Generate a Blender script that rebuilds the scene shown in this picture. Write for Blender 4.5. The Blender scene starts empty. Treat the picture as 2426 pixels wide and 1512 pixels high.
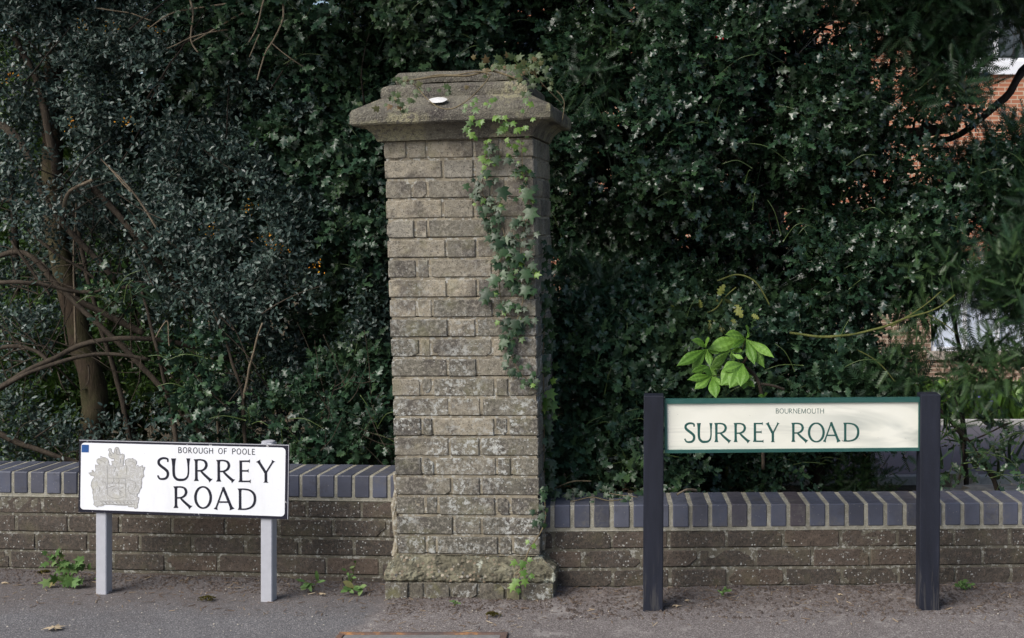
import bpy, math, random
import numpy as np
from mathutils import Vector, noise
R = math.radians
random.seed(7); rng = np.random.default_rng(11)
sc = bpy.context.scene
COL = sc.collection

# ------------------------------------------------------------------ camera, sky, sun, exposure
F, CX, CY, H0 = 3000.0, 1550.0, 516.0, 1.455      # focal length and principal point on a 2425 x 1512 frame
def at(px, py, d):                                 # frame position + real distance -> point of the place
    return Vector(((px - CX) * d / F, d, H0 - (py - CY) * d / F))
cd = bpy.data.cameras.new('camera'); cam = bpy.data.objects.new('camera', cd); COL.objects.link(cam)
cam.location = (0, 0, H0); cam.rotation_euler = (R(90), 0, 0)
cd.sensor_width = 36; cd.lens = F / 2425 * 36
cd.shift_x = -(CX - 1212.5) / 2425; cd.shift_y = -(756 - CY) / 2425
cd.clip_start = 0.05; cd.clip_end = 600
sc.camera = cam
SUN_EL, SUN_AZ = 42, 226                           # azimuth clockwise from +Y (camera looks at +Y)
w = bpy.data.worlds.new('World'); sc.world = w; w.use_nodes = True
nt = w.node_tree; bg = nt.nodes['Background']
sky = nt.nodes.new('ShaderNodeTexSky'); sky.sky_type = 'NISHITA'; sky.sun_disc = False
sky.sun_elevation = R(SUN_EL); sky.sun_rotation = R(SUN_AZ); sky.dust_density = 3.0; sky.air_density = 1.0; sky.ozone_density = 1.0
nt.links.new(sky.outputs[0], bg.inputs[0]); bg.inputs[1].default_value = 0.098
sd = bpy.data.lights.new('sun', 'SUN'); so = bpy.data.objects.new('sun', sd); COL.objects.link(so)
sd.energy = 2.0; sd.angle = R(42); sd.color = (1.0, 0.975, 0.94)
az = R(SUN_AZ); el = R(SUN_EL)
sdir = Vector((math.sin(az) * math.cos(el), math.cos(az) * math.cos(el), math.sin(el)))
so.rotation_euler = sdir.to_track_quat('Z', 'Y').to_euler(); so.location = (0, 0, 10)
sc.view_settings.view_transform = 'Standard'; sc.view_settings.look = 'None'
sc.view_settings.exposure = 0.68; sc.view_settings.gamma = 1
sc.cycles.max_bounces = 5; sc.cycles.diffuse_bounces = 3; sc.cycles.glossy_bounces = 2; sc.cycles.transmission_bounces = 2

# ------------------------------------------------------------------ helpers
def tag(o, label=None, cat=None, group=None, kind=None):
    if label: o['label'] = label
    if cat: o['category'] = cat
    if group: o['group'] = group
    if kind: o['kind'] = kind
    return o
def empty(name, loc, label, cat, group=None):
    o = bpy.data.objects.new(name, None); COL.objects.link(o); o.location = loc
    o.empty_display_size = 0.1
    return tag(o, label, cat, group)
def link(name, me, mat, parent=None):
    o = bpy.data.objects.new(name, me)
    for m in (mat if isinstance(mat, (list, tuple)) else [mat]): me.materials.append(m)
    COL.objects.link(o)
    if parent:
        o.parent = parent
        p = parent; off = Vector((0, 0, 0))
        while p: off += p.location; p = p.parent
        o.location = -off                           # geometry is written in world metres
    return o
def rebase(o):                                      # move a single-mesh thing's origin to its base
    me = o.data; n = len(me.vertices); a = np.empty(n * 3, 'f'); me.vertices.foreach_get('co', a); a = a.reshape(-1, 3)
    c = a.mean(0); c[2] = a[:, 2].min(); a -= c; me.vertices.foreach_set('co', a.ravel()); o.location = o.location + Vector(c.tolist()); me.update()
    return o
class MB:
    def __init__(s): s.v = []; s.f = []; s.a = []; s.m = []; s.cut = []
    def split(s, name, mat, parent, smooth=True):           # every tube a mesh of its own
        cuts = s.cut + [(len(s.v), len(s.f))]; out = []
        for (v0, f0), (v1, f1) in zip(cuts[:-1], cuts[1:]):
            q = MB(); q.v = s.v[v0:v1]; q.f = [tuple(i - v0 for i in f) for f in s.f[f0:f1]]; q.a = s.a[f0:f1]; q.m = s.m[f0:f1]
            out.append(q.build(name, mat, parent, smooth))
        return out
    def tris(s, val):
        T = [(f[0], f[k], f[k+1]) for f in s.f for k in range(1, len(f) - 1)]
        return np.array(s.v, 'f').reshape(-1, 3), np.array(T, 'i').reshape(-1, 3), np.full(len(T), val)
    def add(s, vs, fs, vary=0.5, mi=0):
        b = len(s.v); s.v += [tuple(x) for x in vs]
        for f in fs: s.f.append(tuple(i + b for i in f)); s.a.append(vary); s.m.append(mi)
    def box(s, p0, p1, vary=.5, mi=0, bev=0.0, M=None):
        x0, y0, z0 = p0; x1, y1, z1 = p1
        if bev <= 0:
            vs = [(x0,y0,z0),(x1,y0,z0),(x1,y1,z0),(x0,y1,z0),(x0,y0,z1),(x1,y0,z1),(x1,y1,z1),(x0,y1,z1)]
            fs = [(0,3,2,1),(4,5,6,7),(0,1,5,4),(1,2,6,5),(2,3,7,6),(3,0,4,7)]
        else:
            vs = []; idx = {}; X = (x0,x1); Y = (y0,y1); Z = (z0,z1)
            for i in (0,1):
                for j in (0,1):
                    for k in (0,1):
                        sx, sy, sz = (1 if i == 0 else -1)*bev, (1 if j == 0 else -1)*bev, (1 if k == 0 else -1)*bev
                        for q in range(3):
                            idx[i,j,k,q] = len(vs)
                            vs.append((X[i] + (0 if q == 0 else sx), Y[j] + (0 if q == 1 else sy), Z[k] + (0 if q == 2 else sz)))
            fs = []
            def quad(a, b, c, d): fs.append((idx[a], idx[b], idx[c], idx[d]))
            for i in (0,1): quad((i,0,0,0),(i,1,0,0),(i,1,1,0),(i,0,1,0)) if i else quad((i,0,0,0),(i,0,1,0),(i,1,1,0),(i,1,0,0))
            for j in (0,1): quad((0,j,0,1),(0,j,1,1),(1,j,1,1),(1,j,0,1)) if j else quad((0,j,0,1),(1,j,0,1),(1,j,1,1),(0,j,1,1))
            for k in (0,1): quad((0,0,k,2),(1,0,k,2),(1,1,k,2),(0,1,k,2)) if k else quad((0,0,k,2),(0,1,k,2),(1,1,k,2),(1,0,k,2))
            for j in (0,1):
                for k in (0,1): quad((0,j,k,1),(1,j,k,1),(1,j,k,2),(0,j,k,2))
            for i in (0,1):
                for k in (0,1): quad((i,0,k,0),(i,1,k,0),(i,1,k,2),(i,0,k,2))
            for i in (0,1):
                for j in (0,1): quad((i,j,0,0),(i,j,1,0),(i,j,1,1),(i,j,0,1))
            for i in (0,1):
                for j in (0,1):
                    for k in (0,1): fs.append((idx[i,j,k,0], idx[i,j,k,1], idx[i,j,k,2]))
        if M: vs = [M(*v) for v in vs]
        s.add(vs, fs, vary, mi)
    def tube(s, pts, rad, n=8, vary=.5, mi=0, wob=0.0, cap=True):
        pts = [Vector(p) for p in pts]; rad = rad if isinstance(rad, (list, tuple)) else [rad] * len(pts)
        b = len(s.v); up = Vector((.13, .21, .97)); s.cut.append((len(s.v), len(s.f)))
        for i, p in enumerate(pts):
            d = (pts[min(i+1, len(pts)-1)] - pts[max(i-1, 0)]).normalized()
            a = d.cross(up)
            if a.length < .1: a = d.cross(Vector((1, 0, 0)))
            a.normalize(); c = d.cross(a)
            for k in range(n):
                t = 2 * math.pi * k / n; r = rad[i]
                if wob: r *= 1 + wob * noise.noise(Vector((math.cos(t) * 1.3, math.sin(t) * 1.3, i * .35)) + p * 3)
                s.v.append(tuple(p + a * (math.cos(t) * r) + c * (math.sin(t) * r)))
        for i in range(len(pts) - 1):
            for k in range(n):
                s.f.append((b+i*n+k, b+i*n+(k+1)%n, b+(i+1)*n+(k+1)%n, b+(i+1)*n+k)); s.a.append(vary); s.m.append(mi)
        if cap:
            for base in (b, b + (len(pts)-1)*n): s.f.append(tuple(range(base, base+n))); s.a.append(vary); s.m.append(mi)
    def build(s, name, mat, parent=None, smooth=False):
        me = bpy.data.meshes.new(name); me.from_pydata(s.v, [], s.f)
        at_ = me.attributes.new('vary', 'FLOAT', 'FACE'); at_.data.foreach_set('value', np.array(s.a, 'f'))
        me.polygons.foreach_set('material_index', np.array(s.m, 'i'))
        if smooth: me.polygons.foreach_set('use_smooth', np.ones(len(s.f), bool))
        me.update(); me.validate()
        return link(name, me, mat, parent)
def spline(pts, sub=5):
    P = [Vector(p) for p in pts]
    if len(P) < 3: return [P[0].lerp(P[1], i / sub) for i in range(sub + 1)]
    out = []
    for i in range(len(P) - 1):
        p0 = P[max(i-1, 0)]; p1 = P[i]; p2 = P[i+1]; p3 = P[min(i+2, len(P)-1)]
        for k in range(sub):
            t = k / sub
            out.append(.5*((2*p1) + (p2-p0)*t + (2*p0-5*p1+4*p2-p3)*t*t + (3*p1-p0-3*p2+p3)*t**3))
    out.append(P[-1]); return out

# ------------------------------------------------------------------ materials
class NT:
    def __init__(s, name, rough=.8, spec=.3):
        s.m = bpy.data.materials.new(name); s.m.use_nodes = True; s.t = s.m.node_tree
        s.b = s.t.nodes['Principled BSDF']; s.b.inputs['Roughness'].default_value = rough
        s.b.inputs['Specular IOR Level'].default_value = spec
        s.co = s.t.nodes.new('ShaderNodeTexCoord').outputs['Object']; s.va = None
    def n(s, ty, **k):
        x = s.t.nodes.new(ty)
        for a, v in k.items(): setattr(x, a, v)
        return x
    def l(s, a, b): s.t.links.new(a, b)
    def vary(s):
        if not s.va: s.va = s.n('ShaderNodeAttribute', attribute_name='vary').outputs['Fac']
        return s.va
    def noise(s, scale, detail=4, rough=.55, vec=None, dist=0.0, stretch=None):
        x = s.n('ShaderNodeTexNoise'); x.inputs['Scale'].default_value = scale; x.inputs['Detail'].default_value = detail
        x.inputs['Roughness'].default_value = rough; x.inputs['Distortion'].default_value = dist
        v = vec or s.co
        if stretch:
            mp = s.n('ShaderNodeMapping'); mp.inputs['Scale'].default_value = stretch; s.l(v, mp.inputs[0]); v = mp.outputs[0]
        s.l(v, x.inputs['Vector']); return x.outputs['Fac']
    def voro(s, scale, feature='F1', out='Distance'):
        x = s.n('ShaderNodeTexVoronoi', feature=feature); x.inputs['Scale'].default_value = scale
        s.l(s.co, x.inputs['Vector']); return x.outputs[out]
    def ramp(s, fac, stops, interp='LINEAR'):
        x = s.n('ShaderNodeValToRGB'); cr = x.color_ramp; cr.interpolation = interp
        while len(cr.elements) < len(stops): cr.elements.new(.5)
        for e, (p, c) in zip(cr.elements, stops):
            e.position = p; e.color = (c, c, c, 1) if isinstance(c, (int, float)) else (*c, 1)
        s.l(fac, x.inputs[0]); return x.outputs[0]
    def mix(s, fac, a, b, mode='MIX'):
        x = s.n('ShaderNodeMix', data_type='RGBA', blend_type=mode)
        for i, v in ((0, fac), (6, a), (7, b)):
            if isinstance(v, (int, float)): x.inputs[i].default_value = v
            elif isinstance(v, tuple): x.inputs[i].default_value = (*v, 1)
            else: s.l(v, x.inputs[i])
        return x.outputs[2]
    def math(s, op, a, b=0.0, c=0.0):
        x = s.n('ShaderNodeMath', operation=op)
        for i, v in enumerate((a, b, c)):
            if isinstance(v, (int, float)): x.inputs[i].default_value = v
            else: s.l(v, x.inputs[i])
        return x.outputs[0]
    def sep(s):
        x = s.n('ShaderNodeSeparateXYZ'); s.l(s.co, x.inputs[0]); return x.outputs
    def color(s, c):
        if isinstance(c, tuple): s.b.inputs['Base Color'].default_value = (*c, 1)
        else: s.l(c, s.b.inputs['Base Color'])
        return s
    def bump(s, h, strength=.5, dist=.003):
        x = s.n('ShaderNodeBump'); x.inputs['Strength'].default_value = strength; x.inputs['Distance'].default_value = dist
        s.l(h, x.inputs['Height']); s.l(x.outputs[0], s.b.inputs['Normal']); return s

def brick_mat(name, stops, lichen, moss, zsplit, dark, patch=.535):
    t = NT(name, .9, .15)
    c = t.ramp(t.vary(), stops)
    c = t.mix(t.ramp(t.noise(7, 3, .6), [(.48, 0), (.60, dark)]), c, (.085, .075, .07))
    c = t.mix(t.ramp(t.noise(30, 5, .7), [(.35, 0), (.7, .5)]), c, tuple(x * .55 for x in stops[0][1]))
    c = t.mix(t.ramp(t.noise(75, 5, .75), [(.48, 0), (.66, .55)]), c, tuple(min(1, x * 1.5) for x in stops[-1][1]))
    c = t.mix(t.ramp(t.noise(210, 2, .5), [(.56, 0), (.66, .7)]), c, tuple(x * .35 for x in stops[0][1]))
    if moss: c = t.mix(t.math('MULTIPLY', t.ramp(t.noise(8.5, 4, .6), [(.52, 0), (.66, 1)]), moss), c, (.17, .165, .08))
    z = t.sep()[2]
    g = t.ramp(t.math('DIVIDE', z, 2.0), [(zsplit[0], 1), (zsplit[1], zsplit[2])])
    a = t.ramp(t.noise(6, 3, .6), [(.44, 0), (.60, 1)]); b = t.ramp(t.noise(48, 6, .8), [(patch, 0), (patch + .04, 1)])
    pt = t.math('MULTIPLY', a, b)
    dots = t.math('MULTIPLY', t.math('LESS_THAN', t.voro(75), .22), t.ramp(t.noise(9, 3), [(.48, 0), (.56, 1)]))
    dots = t.math('MULTIPLY', dots, t.ramp(t.noise(33, 2), [(.45, 0), (.5, 1)]))
    m = t.math('MULTIPLY', t.math('MAXIMUM', pt, dots), t.math('MULTIPLY', g, lichen))
    c = t.mix(m, c, (.43, .44, .415))
    t.color(c)
    h = t.math('ADD', t.noise(60, 6, .7), t.math('MULTIPLY', t.noise(300, 2), .5))
    t.bump(h, .6, .0028); return t.m
M = {}
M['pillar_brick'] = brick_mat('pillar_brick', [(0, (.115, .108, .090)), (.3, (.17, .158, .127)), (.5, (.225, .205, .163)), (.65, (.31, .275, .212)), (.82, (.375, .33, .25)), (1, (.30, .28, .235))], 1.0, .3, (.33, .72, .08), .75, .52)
M['wall_brick'] = brick_mat('wall_brick', [(0, (.060, .053, .045)), (.6, (.086, .074, .063)), (1, (.112, .086, .068))], .8, .15, (.1, .2, .9), .25, .60)
M['plinth_brick'] = brick_mat('plinth_brick', [(0, (.11, .10, .082)), (1, (.17, .155, .12))], .8, .6, (.1, .5, .5), .3)
def mortar_mat(name, c0, c1, wh=.4):
    t = NT(name, .95, .1)
    c = t.mix(t.ramp(t.noise(14, 5, .6), [(.35, 0), (.7, 1)]), c0, c1)
    c = t.mix(t.math('MULTIPLY', t.ramp(t.noise(60, 5, .7), [(.53, 0), (.6, 1)]), wh), c, (.45, .45, .41))
    c = t.mix(t.ramp(t.noise(250, 2), [(.55, 0), (.75, .6)]), c, tuple(x * .5 for x in c0))
    t.color(c).bump(t.noise(170, 5, .7), .8, .004); return t.m
M['mortar'] = mortar_mat('mortar', (.19, .165, .125), (.36, .32, .24), .85)
M['wall_mortar'] = mortar_mat('wall_mortar', (.10, .092, .072), (.17, .155, .12), .6)
M['coping_mortar'] = mortar_mat('coping_mortar', (.21, .20, .16), (.36, .345, .285), .35)
def coping():
    t = NT('blue_brick', .42, .4)
    c = t.ramp(t.vary(), [(0, (.052, .057, .080)), (.35, (.082, .092, .130)), (.6, (.096, .104, .140)), (.75, (.068, .070, .090)), (.86, (.072, .062, .074)), (1, (.074, .056, .064))])
    c = t.mix(t.ramp(t.noise(12, 5, .6), [(.35, 0), (.75, .5)]), c, (.042, .043, .054))
    c = t.mix(t.ramp(t.noise(90, 3, .6), [(.62, 0), (.74, .4)]), c, (.03, .03, .035))
    c = t.mix(t.math('MULTIPLY', t.math('LESS_THAN', t.voro(60), .10), .5), c, (.3, .3, .28))
    c = t.mix(t.math('MULTIPLY', t.ramp(t.noise(5, 4, .65), [(.5, 0), (.66, .6)]), t.ramp(t.noise(70, 4, .7), [(.4, 0), (.6, 1)])), c, (.13, .125, .115))
    c = t.mix(t.ramp(t.noise(11, 5, .7), [(.58, 0), (.68, .5)]), c, (.045, .043, .045))
    t.color(c).bump(t.noise(120, 4, .6), .3, .002)
    t.l(t.ramp(t.noise(25, 3), [(.3, .35), (.7, .6)]), t.b.inputs['Roughness']); return t.m
M['coping'] = coping()
def stone():
    t = NT('cap_stone', .92, .15)
    c = t.ramp(t.noise(8, 6, .65), [(.3, (.085, .077, .068)), (.46, (.145, .135, .112)), (.56, (.20, .188, .148)), (.7, (.27, .255, .19))])
    c = t.mix(t.ramp(t.noise(16, 5, .7), [(.48, 0), (.62, .8)]), c, (.075, .066, .064))
    c = t.mix(t.math('MULTIPLY', t.ramp(t.noise(4.1, 3, .6), [(.53, 0), (.60, 1)]), t.ramp(t.noise(50, 5, .8), [(.42, 0), (.52, .85)])), c, (.33, .31, .20))
    c = t.mix(t.ramp(t.noise(95, 5, .8), [(.56, 0), (.63, .75)]), c, (.36, .34, .28))
    c = t.mix(t.ramp(t.noise(120, 4, .8), [(.58, 0), (.66, .8)]), c, (.035, .03, .03))
    t.color(c).bump(t.math('ADD', t.noise(40, 6, .7), t.noise(160, 3)), 1.0, .007); return t.m
M['stone'] = stone()
def plinth_render():
    t = NT('plinth_render', .95, .12)
    c = t.ramp(t.noise(9, 6, .7), [(.32, (.085, .078, .055)), (.47, (.15, .14, .10)), (.56, (.19, .18, .125)), (.68, (.24, .23, .17))])
    c = t.mix(t.ramp(t.noise(26, 6, .8), [(.44, 0), (.56, .8)]), c, (.065, .06, .045))
    c = t.mix(t.ramp(t.noise(6.3, 5, .75), [(.57, 0), (.61, .8)]), c, (.38, .40, .34))
    v = t.n('ShaderNodeTexVoronoi'); v.inputs['Scale'].default_value = 55; t.l(t.co, v.inputs['Vector'])
    peb = t.math('MULTIPLY', t.math('LESS_THAN', v.outputs['Distance'], .34), t.ramp(t.noise(7, 2), [(.45, 0), (.55, 1)]))
    pc = t.ramp(t.n('ShaderNodeSeparateColor').outputs[0], [(0, (.3, .25, .2)), (1, (.3, .25, .2))])
    sp = t.n('ShaderNodeSeparateColor'); t.l(v.outputs['Color'], sp.inputs[0])
    pc = t.ramp(sp.outputs[0], [(0, (.14, .12, .09)), (.45, (.24, .19, .135)), (.75, (.36, .33, .27)), (1, (.14, .14, .14))])
    c = t.mix(peb, c, pc)
    h = t.math('ADD', t.noise(50, 5, .7), t.math('MULTIPLY', peb, .6))
    t.color(c).bump(h, .9, .006); return t.m
M['plinth_render'] = plinth_render()
def flat(name, c, rough=.6, spec=.3, nz=0.0, bump=0.0, metal=0.0, sc_=40):
    t = NT(name, rough, spec); t.b.inputs['Metallic'].default_value = metal
    if nz: t.color(t.mix(t.ramp(t.noise(sc_, 5, .65), [(.3, 0), (.7, 1)]), tuple(x * (1 - nz) for x in c), tuple(min(1, x * (1 + nz)) for x in c)))
    else: t.color(c)
    if bump: t.bump(t.noise(sc_ * 3, 4), bump, .002)
    return t.m
def post_dark():
    t = NT('navy_timber', .55, .3)
    c = t.mix(t.ramp(t.noise(30, 4, .6, stretch=(1, 1, .12)), [(.35, 0), (.7, 1)]), (.010, .012, .020), (.018, .021, .034))
    z = t.sep()[2]
    worn = t.math('MULTIPLY', t.ramp(z, [(.0, 1), (.10, .7), (.26, 0)]), t.ramp(t.noise(70, 4, .7, stretch=(1, 1, .08)), [(.5, 0), (.6, .6)]))
    c = t.mix(worn, c, (.075, .072, .07))
    c = t.mix(t.ramp(t.noise(300, 2), [(.66, 0), (.75, .25)]), c, (.13, .13, .15))
    t.color(c).bump(t.noise(70, 5, .65, stretch=(1, 1, .12)), .35, .002); return t.m
M['navy'] = post_dark()
M['grey_paint'] = flat('grey_post_paint', (.42, .43, .47), .45, .4, .06, .1)
def white_sign():
    t = NT('white_sign_face', .3, .5)
    c = t.mix(t.ramp(t.noise(4, 4, .6), [(.45, 0), (.8, .35)]), (.80, .82, .86), (.70, .72, .75))
    c = t.mix(t.ramp(t.noise(130, 3, .6), [(.68, 0), (.74, .5)]), c, (.45, .43, .40))
    c = t.mix(t.math('MULTIPLY', t.ramp(t.noise(9, 5, .7, stretch=(1, 1, .25)), [(.5, 0), (.75, .3)]), 1.0), c, (.55, .55, .53))
    t.color(c); return t.m
M['white'] = white_sign()
def border_black():
    t = NT('sign_border', .35, .4)
    c = t.mix(t.ramp(t.noise(60, 4, .7), [(.64, 0), (.67, .9)]), (.013, .013, .024), (.5, .5, .5))
    t.color(c); return t.m
M['black'] = border_black()
M['ink'] = flat('sign_ink', (.014, .015, .026), .35, .4)
def teal():
    t = NT('teal_enamel', .35, .4)
    t.color(t.mix(t.ramp(t.noise(30, 4), [(.4, 0), (.8, .6)]), (.022, .088, .078), (.045, .12, .11))); return t.m
M['teal'] = teal()
M['teal_ink'] = flat('teal_ink', (.02, .085, .075), .45, .3, .15)
def cream():
    t = NT('cream_sign_face', .35, .4)
    base = t.mix(t.ramp(t.noise(6, 3), [(.4, 0), (.7, 1)]), (.76, .76, .67), (.80, .80, .72))
    x = t.sep()
    st = t.noise(3.2, 3, .55, stretch=(.9, 1, 3.2), dist=.6)
    mask = t.math('MULTIPLY', t.ramp(st, [(.45, 0), (.60, 1)]), t.ramp(x[0], [(0, .15), (.55, .2), (.75, .9), (1, .9)]))
    c = t.mix(mask, base, (.50, .52, .47))
    bands = t.ramp(t.noise(2.2, 5, .7, stretch=(.35, 1, 13), dist=.25), [(.52, 0), (.57, .35), (.62, 0)])
    c = t.mix(bands, c, (.48, .49, .44))
    c = t.mix(t.ramp(t.noise(75, 3), [(.72, 0), (.76, .8)]), c, (.2, .17, .15))
    t.color(c); return t.m
M['cream'] = cream()
def crest_m():
    t = NT('worn_silver_crest', .5, .3)
    c = t.mix(t.ramp(t.noise(70, 5, .8, dist=1.2), [(.44, 0), (.52, 1), (.60, .2)]), (.56, .57, .58), (.36, .35, .325))
    c = t.mix(t.ramp(t.noise(22, 3), [(.5, 0), (.7, .5)]), c, (.50, .49, .42))
    t.color(c); return t.m
M['crest'] = crest_m()
M['crest_line'] = flat('crest_line', (.22, .215, .205), .6, .2, .3, sc_=90)
M['blue'] = flat('blue_sticker', (.02, .085, .27), .4, .4, .3, sc_=300)
def pavement_mat():
    t = NT('pavement_tarmac', .92, .2)
    v = t.n('ShaderNodeTexVoronoi'); v.inputs['Scale'].default_value = 300; t.l(t.co, v.inputs['Vector'])
    sp = t.n('ShaderNodeSeparateColor'); t.l(v.outputs['Color'], sp.inputs[0])
    tar = t.ramp(sp.outputs[0], [(0, (.085, .083, .088)), (.55, (.142, .139, .144)), (.85, (.185, .181, .186)), (.95, (.25, .245, .24)), (1, (.38, .37, .36))])
    old = t.ramp(sp.outputs[1], [(0, (.095, .083, .080)), (.5, (.165, .146, .142)), (.85, (.225, .205, .197)), (1, (.37, .35, .33))])
    x = t.sep()
    n1 = t.noise(2.6, 5, .65)
    # old patched concrete to the right of the newer tarmac
    mx = t.math('ADD', x[0], t.math('MULTIPLY', n1, .35))
    old_m = t.ramp(t.math('ADD', mx, 1.5), [(.59, 0), (.66, 1)])
    c = t.mix(old_m, tar, old)
    # pale worn patches on the concrete
    pale = t.math('MULTIPLY', t.ramp(t.noise(6.5, 6, .75), [(.55, 0), (.62, .8)]), old_m)
    c = t.mix(pale, c, (.30, .28, .265))
    # brown litter dust washed up along the wall foot
    ym = t.math('ADD', x[1], t.math('MULTIPLY', t.noise(5, 5, .7), .5))
    soil = t.math('MULTIPLY', t.ramp(t.math('SUBTRACT', ym, 4.4), [(.44, 0), (.70, 1)]), t.ramp(t.noise(38, 5, .75), [(.35, .35), (.6, 1)]))
    sc2 = t.ramp(t.noise(120, 4, .8), [(.3, (.065, .053, .048)), (.52, (.125, .104, .095)), (.72, (.21, .178, .16))])
    c = t.mix(t.math('MULTIPLY', soil, .8), c, sc2)
    c = t.mix(t.ramp(t.noise(1.6, 5, .6), [(.45, 0), (.75, .3)]), c, (.06, .055, .056))
    h = t.math('ADD', t.math('MULTIPLY', v.outputs['Distance'], -.8), t.noise(90, 3))
    t.color(c).bump(h, .6, .003); return t.m
M['pavement'] = pavement_mat()
def soil_mat(name='soil', a=(.055, .044, .039), b=(.115, .094, .085), cc=(.19, .16, .145)):
    t = NT(name, .97, .08)
    c = t.ramp(t.noise(45, 6, .75), [(.3, a), (.52, b), (.74, cc)])
    c = t.mix(t.ramp(t.noise(9, 4), [(.45, 0), (.65, .4)]), c, tuple(x * .55 for x in a))
    t.color(c).bump(t.noise(70, 6, .75), 1, .01); return t.m
M['soil'] = soil_mat()
M['path_soil'] = soil_mat('path_soil', (.085, .068, .060), (.14, .115, .103), (.22, .19, .17))
M['garden'] = soil_mat('garden_soil', (.05, .04, .025), (.10, .08, .05), (.15, .13, .08))
def drive():
    t = NT('driveway_tarmac', .85, .25)
    c = t.ramp(t.noise(60, 4, .8), [(.3, (.095, .093, .108)), (.6, (.125, .122, .14)), (.8, (.17, .165, .185))])
    t.color(t.mix(t.ramp(t.noise(.6, 3), [(.4, 0), (.7, .4)]), c, (.09, .088, .10))).bump(t.noise(150, 3), .4, .004); return t.m
M['drive'] = drive()
M['kerb'] = flat('pale_kerb', (.42, .41, .38), .8, .2, .2, .3)
M['rock'] = flat('pale_rock', (.38, .35, .30), .9, .2, .35, .8, sc_=14)
def bark(name, a, b, green=0.0):
    t = NT(name, .92, .15)
    c = t.ramp(t.noise(26, 6, .7, stretch=(1, 1, .28)), [(.3, a), (.65, b)])
    c = t.mix(t.ramp(t.noise(5, 3), [(.45, 0), (.6, green)]), c, (.07, .085, .03)) if green else c
    c = t.mix(t.ramp(t.noise(120, 2), [(.66, 0), (.74, .5)]), c, tuple(min(1, x * 2.2) for x in b))
    t.color(c).bump(t.noise(45, 6, .75, stretch=(1, 1, .25)), 1, .008); return t.m
M['bark'] = bark('brown_bark', (.028, .021, .015), (.075, .056, .040), .3)
M['bark_dark'] = bark('dark_bark', (.015, .012, .010), (.04, .032, .026))
M['twig'] = bark('pale_twig_bark', (.13, .105, .075), (.24, .195, .14))
M['twig_green'] = bark('green_twig_bark', (.06, .075, .02), (.14, .15, .05))
M['twig_brown'] = bark('brown_twig_bark', (.030, .024, .019), (.080, .065, .049))
M['vine'] = bark('ivy_stem_bark', (.10, .08, .05), (.22, .18, .11))
def leaf(name, stops, rough=.35, spec=.5, trans=0.0, rvar=.12, olive=0.0):
    t = NT(name, rough, spec)
    c = t.ramp(t.vary(), stops)
    c = t.mix(t.ramp(t.noise(60, 3), [(.4, 0), (.7, .35)]), c, tuple(x * .6 for x in stops[0][1]))
    m1 = stops[1][1]
    if olive: c = t.mix(t.ramp(t.noise(2.3, 4, .6), [(.47, 0), (.64, olive)]), c, (m1[0] * 1.7, m1[1] * 1.2, m1[2] * .75))
    t.color(c)
    t.l(t.ramp(t.noise(30, 2), [(.3, max(.1, rough - rvar)), (.7, rough + rvar)]), t.b.inputs['Roughness'])
    if trans:
        tr = t.n('ShaderNodeBsdfTranslucent'); t.l(t.mix(1.0, c, (1.0, 1.0, .45), 'MULTIPLY'), tr.inputs[0])
        mx = t.n('ShaderNodeMixShader'); mx.inputs[0].default_value = trans
        out = t.t.nodes['Material Output']; t.l(t.b.outputs[0], mx.inputs[1]); t.l(tr.outputs[0], mx.inputs[2]); t.l(mx.outputs[0], out.inputs[0])
    return t.m
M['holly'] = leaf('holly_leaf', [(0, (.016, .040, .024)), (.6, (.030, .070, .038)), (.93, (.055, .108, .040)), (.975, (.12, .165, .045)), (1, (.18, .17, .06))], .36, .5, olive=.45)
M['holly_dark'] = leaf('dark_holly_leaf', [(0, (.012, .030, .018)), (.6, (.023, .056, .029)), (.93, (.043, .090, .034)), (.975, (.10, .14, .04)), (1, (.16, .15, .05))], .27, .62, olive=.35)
M['holly_deep'] = leaf('deep_shade_leaf', [(0, (.010, .022, .013)), (.8, (.022, .048, .024)), (1, (.045, .07, .03))], .4, .4)  # darker copy of the holly greens, the deep shade put into the colour
M['holly_yellow'] = leaf('yellowing_holly_leaf', [(0, (.16, .19, .04)), (1, (.30, .32, .08))], .4, .4, .2)
M['berberis'] = leaf('blue_green_small_leaf', [(0, (.022, .042, .036)), (.6, (.046, .080, .066)), (.94, (.078, .120, .090)), (.965, (.07, .075, .035)), (.985, (.15, .06, .03)), (1, (.22, .09, .05))], .42, .55)
M['orange'] = leaf('orange_blossom', [(0, (.45, .16, .015)), (1, (.62, .33, .02))], .6, .2)
M['yew'] = leaf('yew_needle', [(0, (.012, .032, .015)), (.7, (.026, .064, .026)), (.95, (.045, .095, .03)), (1, (.10, .14, .04))], .42, .45)
M['yew_light'] = leaf('fresh_yew_needle', [(0, (.02, .05, .018)), (1, (.06, .115, .035))], .45, .4, .15)
M['ivy'] = leaf('ivy_leaf', [(0, (.010, .028, .009)), (.6, (.020, .052, .016)), (1, (.038, .082, .026))], .42, .4)
M['ivy_young'] = leaf('young_ivy_leaf', [(0, (.050, .115, .018)), (.6, (.10, .20, .028)), (1, (.20, .32, .07))], .38, .4, .2)
M['ivy_old'] = leaf('old_ivy_leaf', [(0, (.025, .045, .012)), (.8, (.06, .09, .03)), (1, (.12, .07, .03))], .5, .3)  # older, browner ivy leaves lying on the cap
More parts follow.
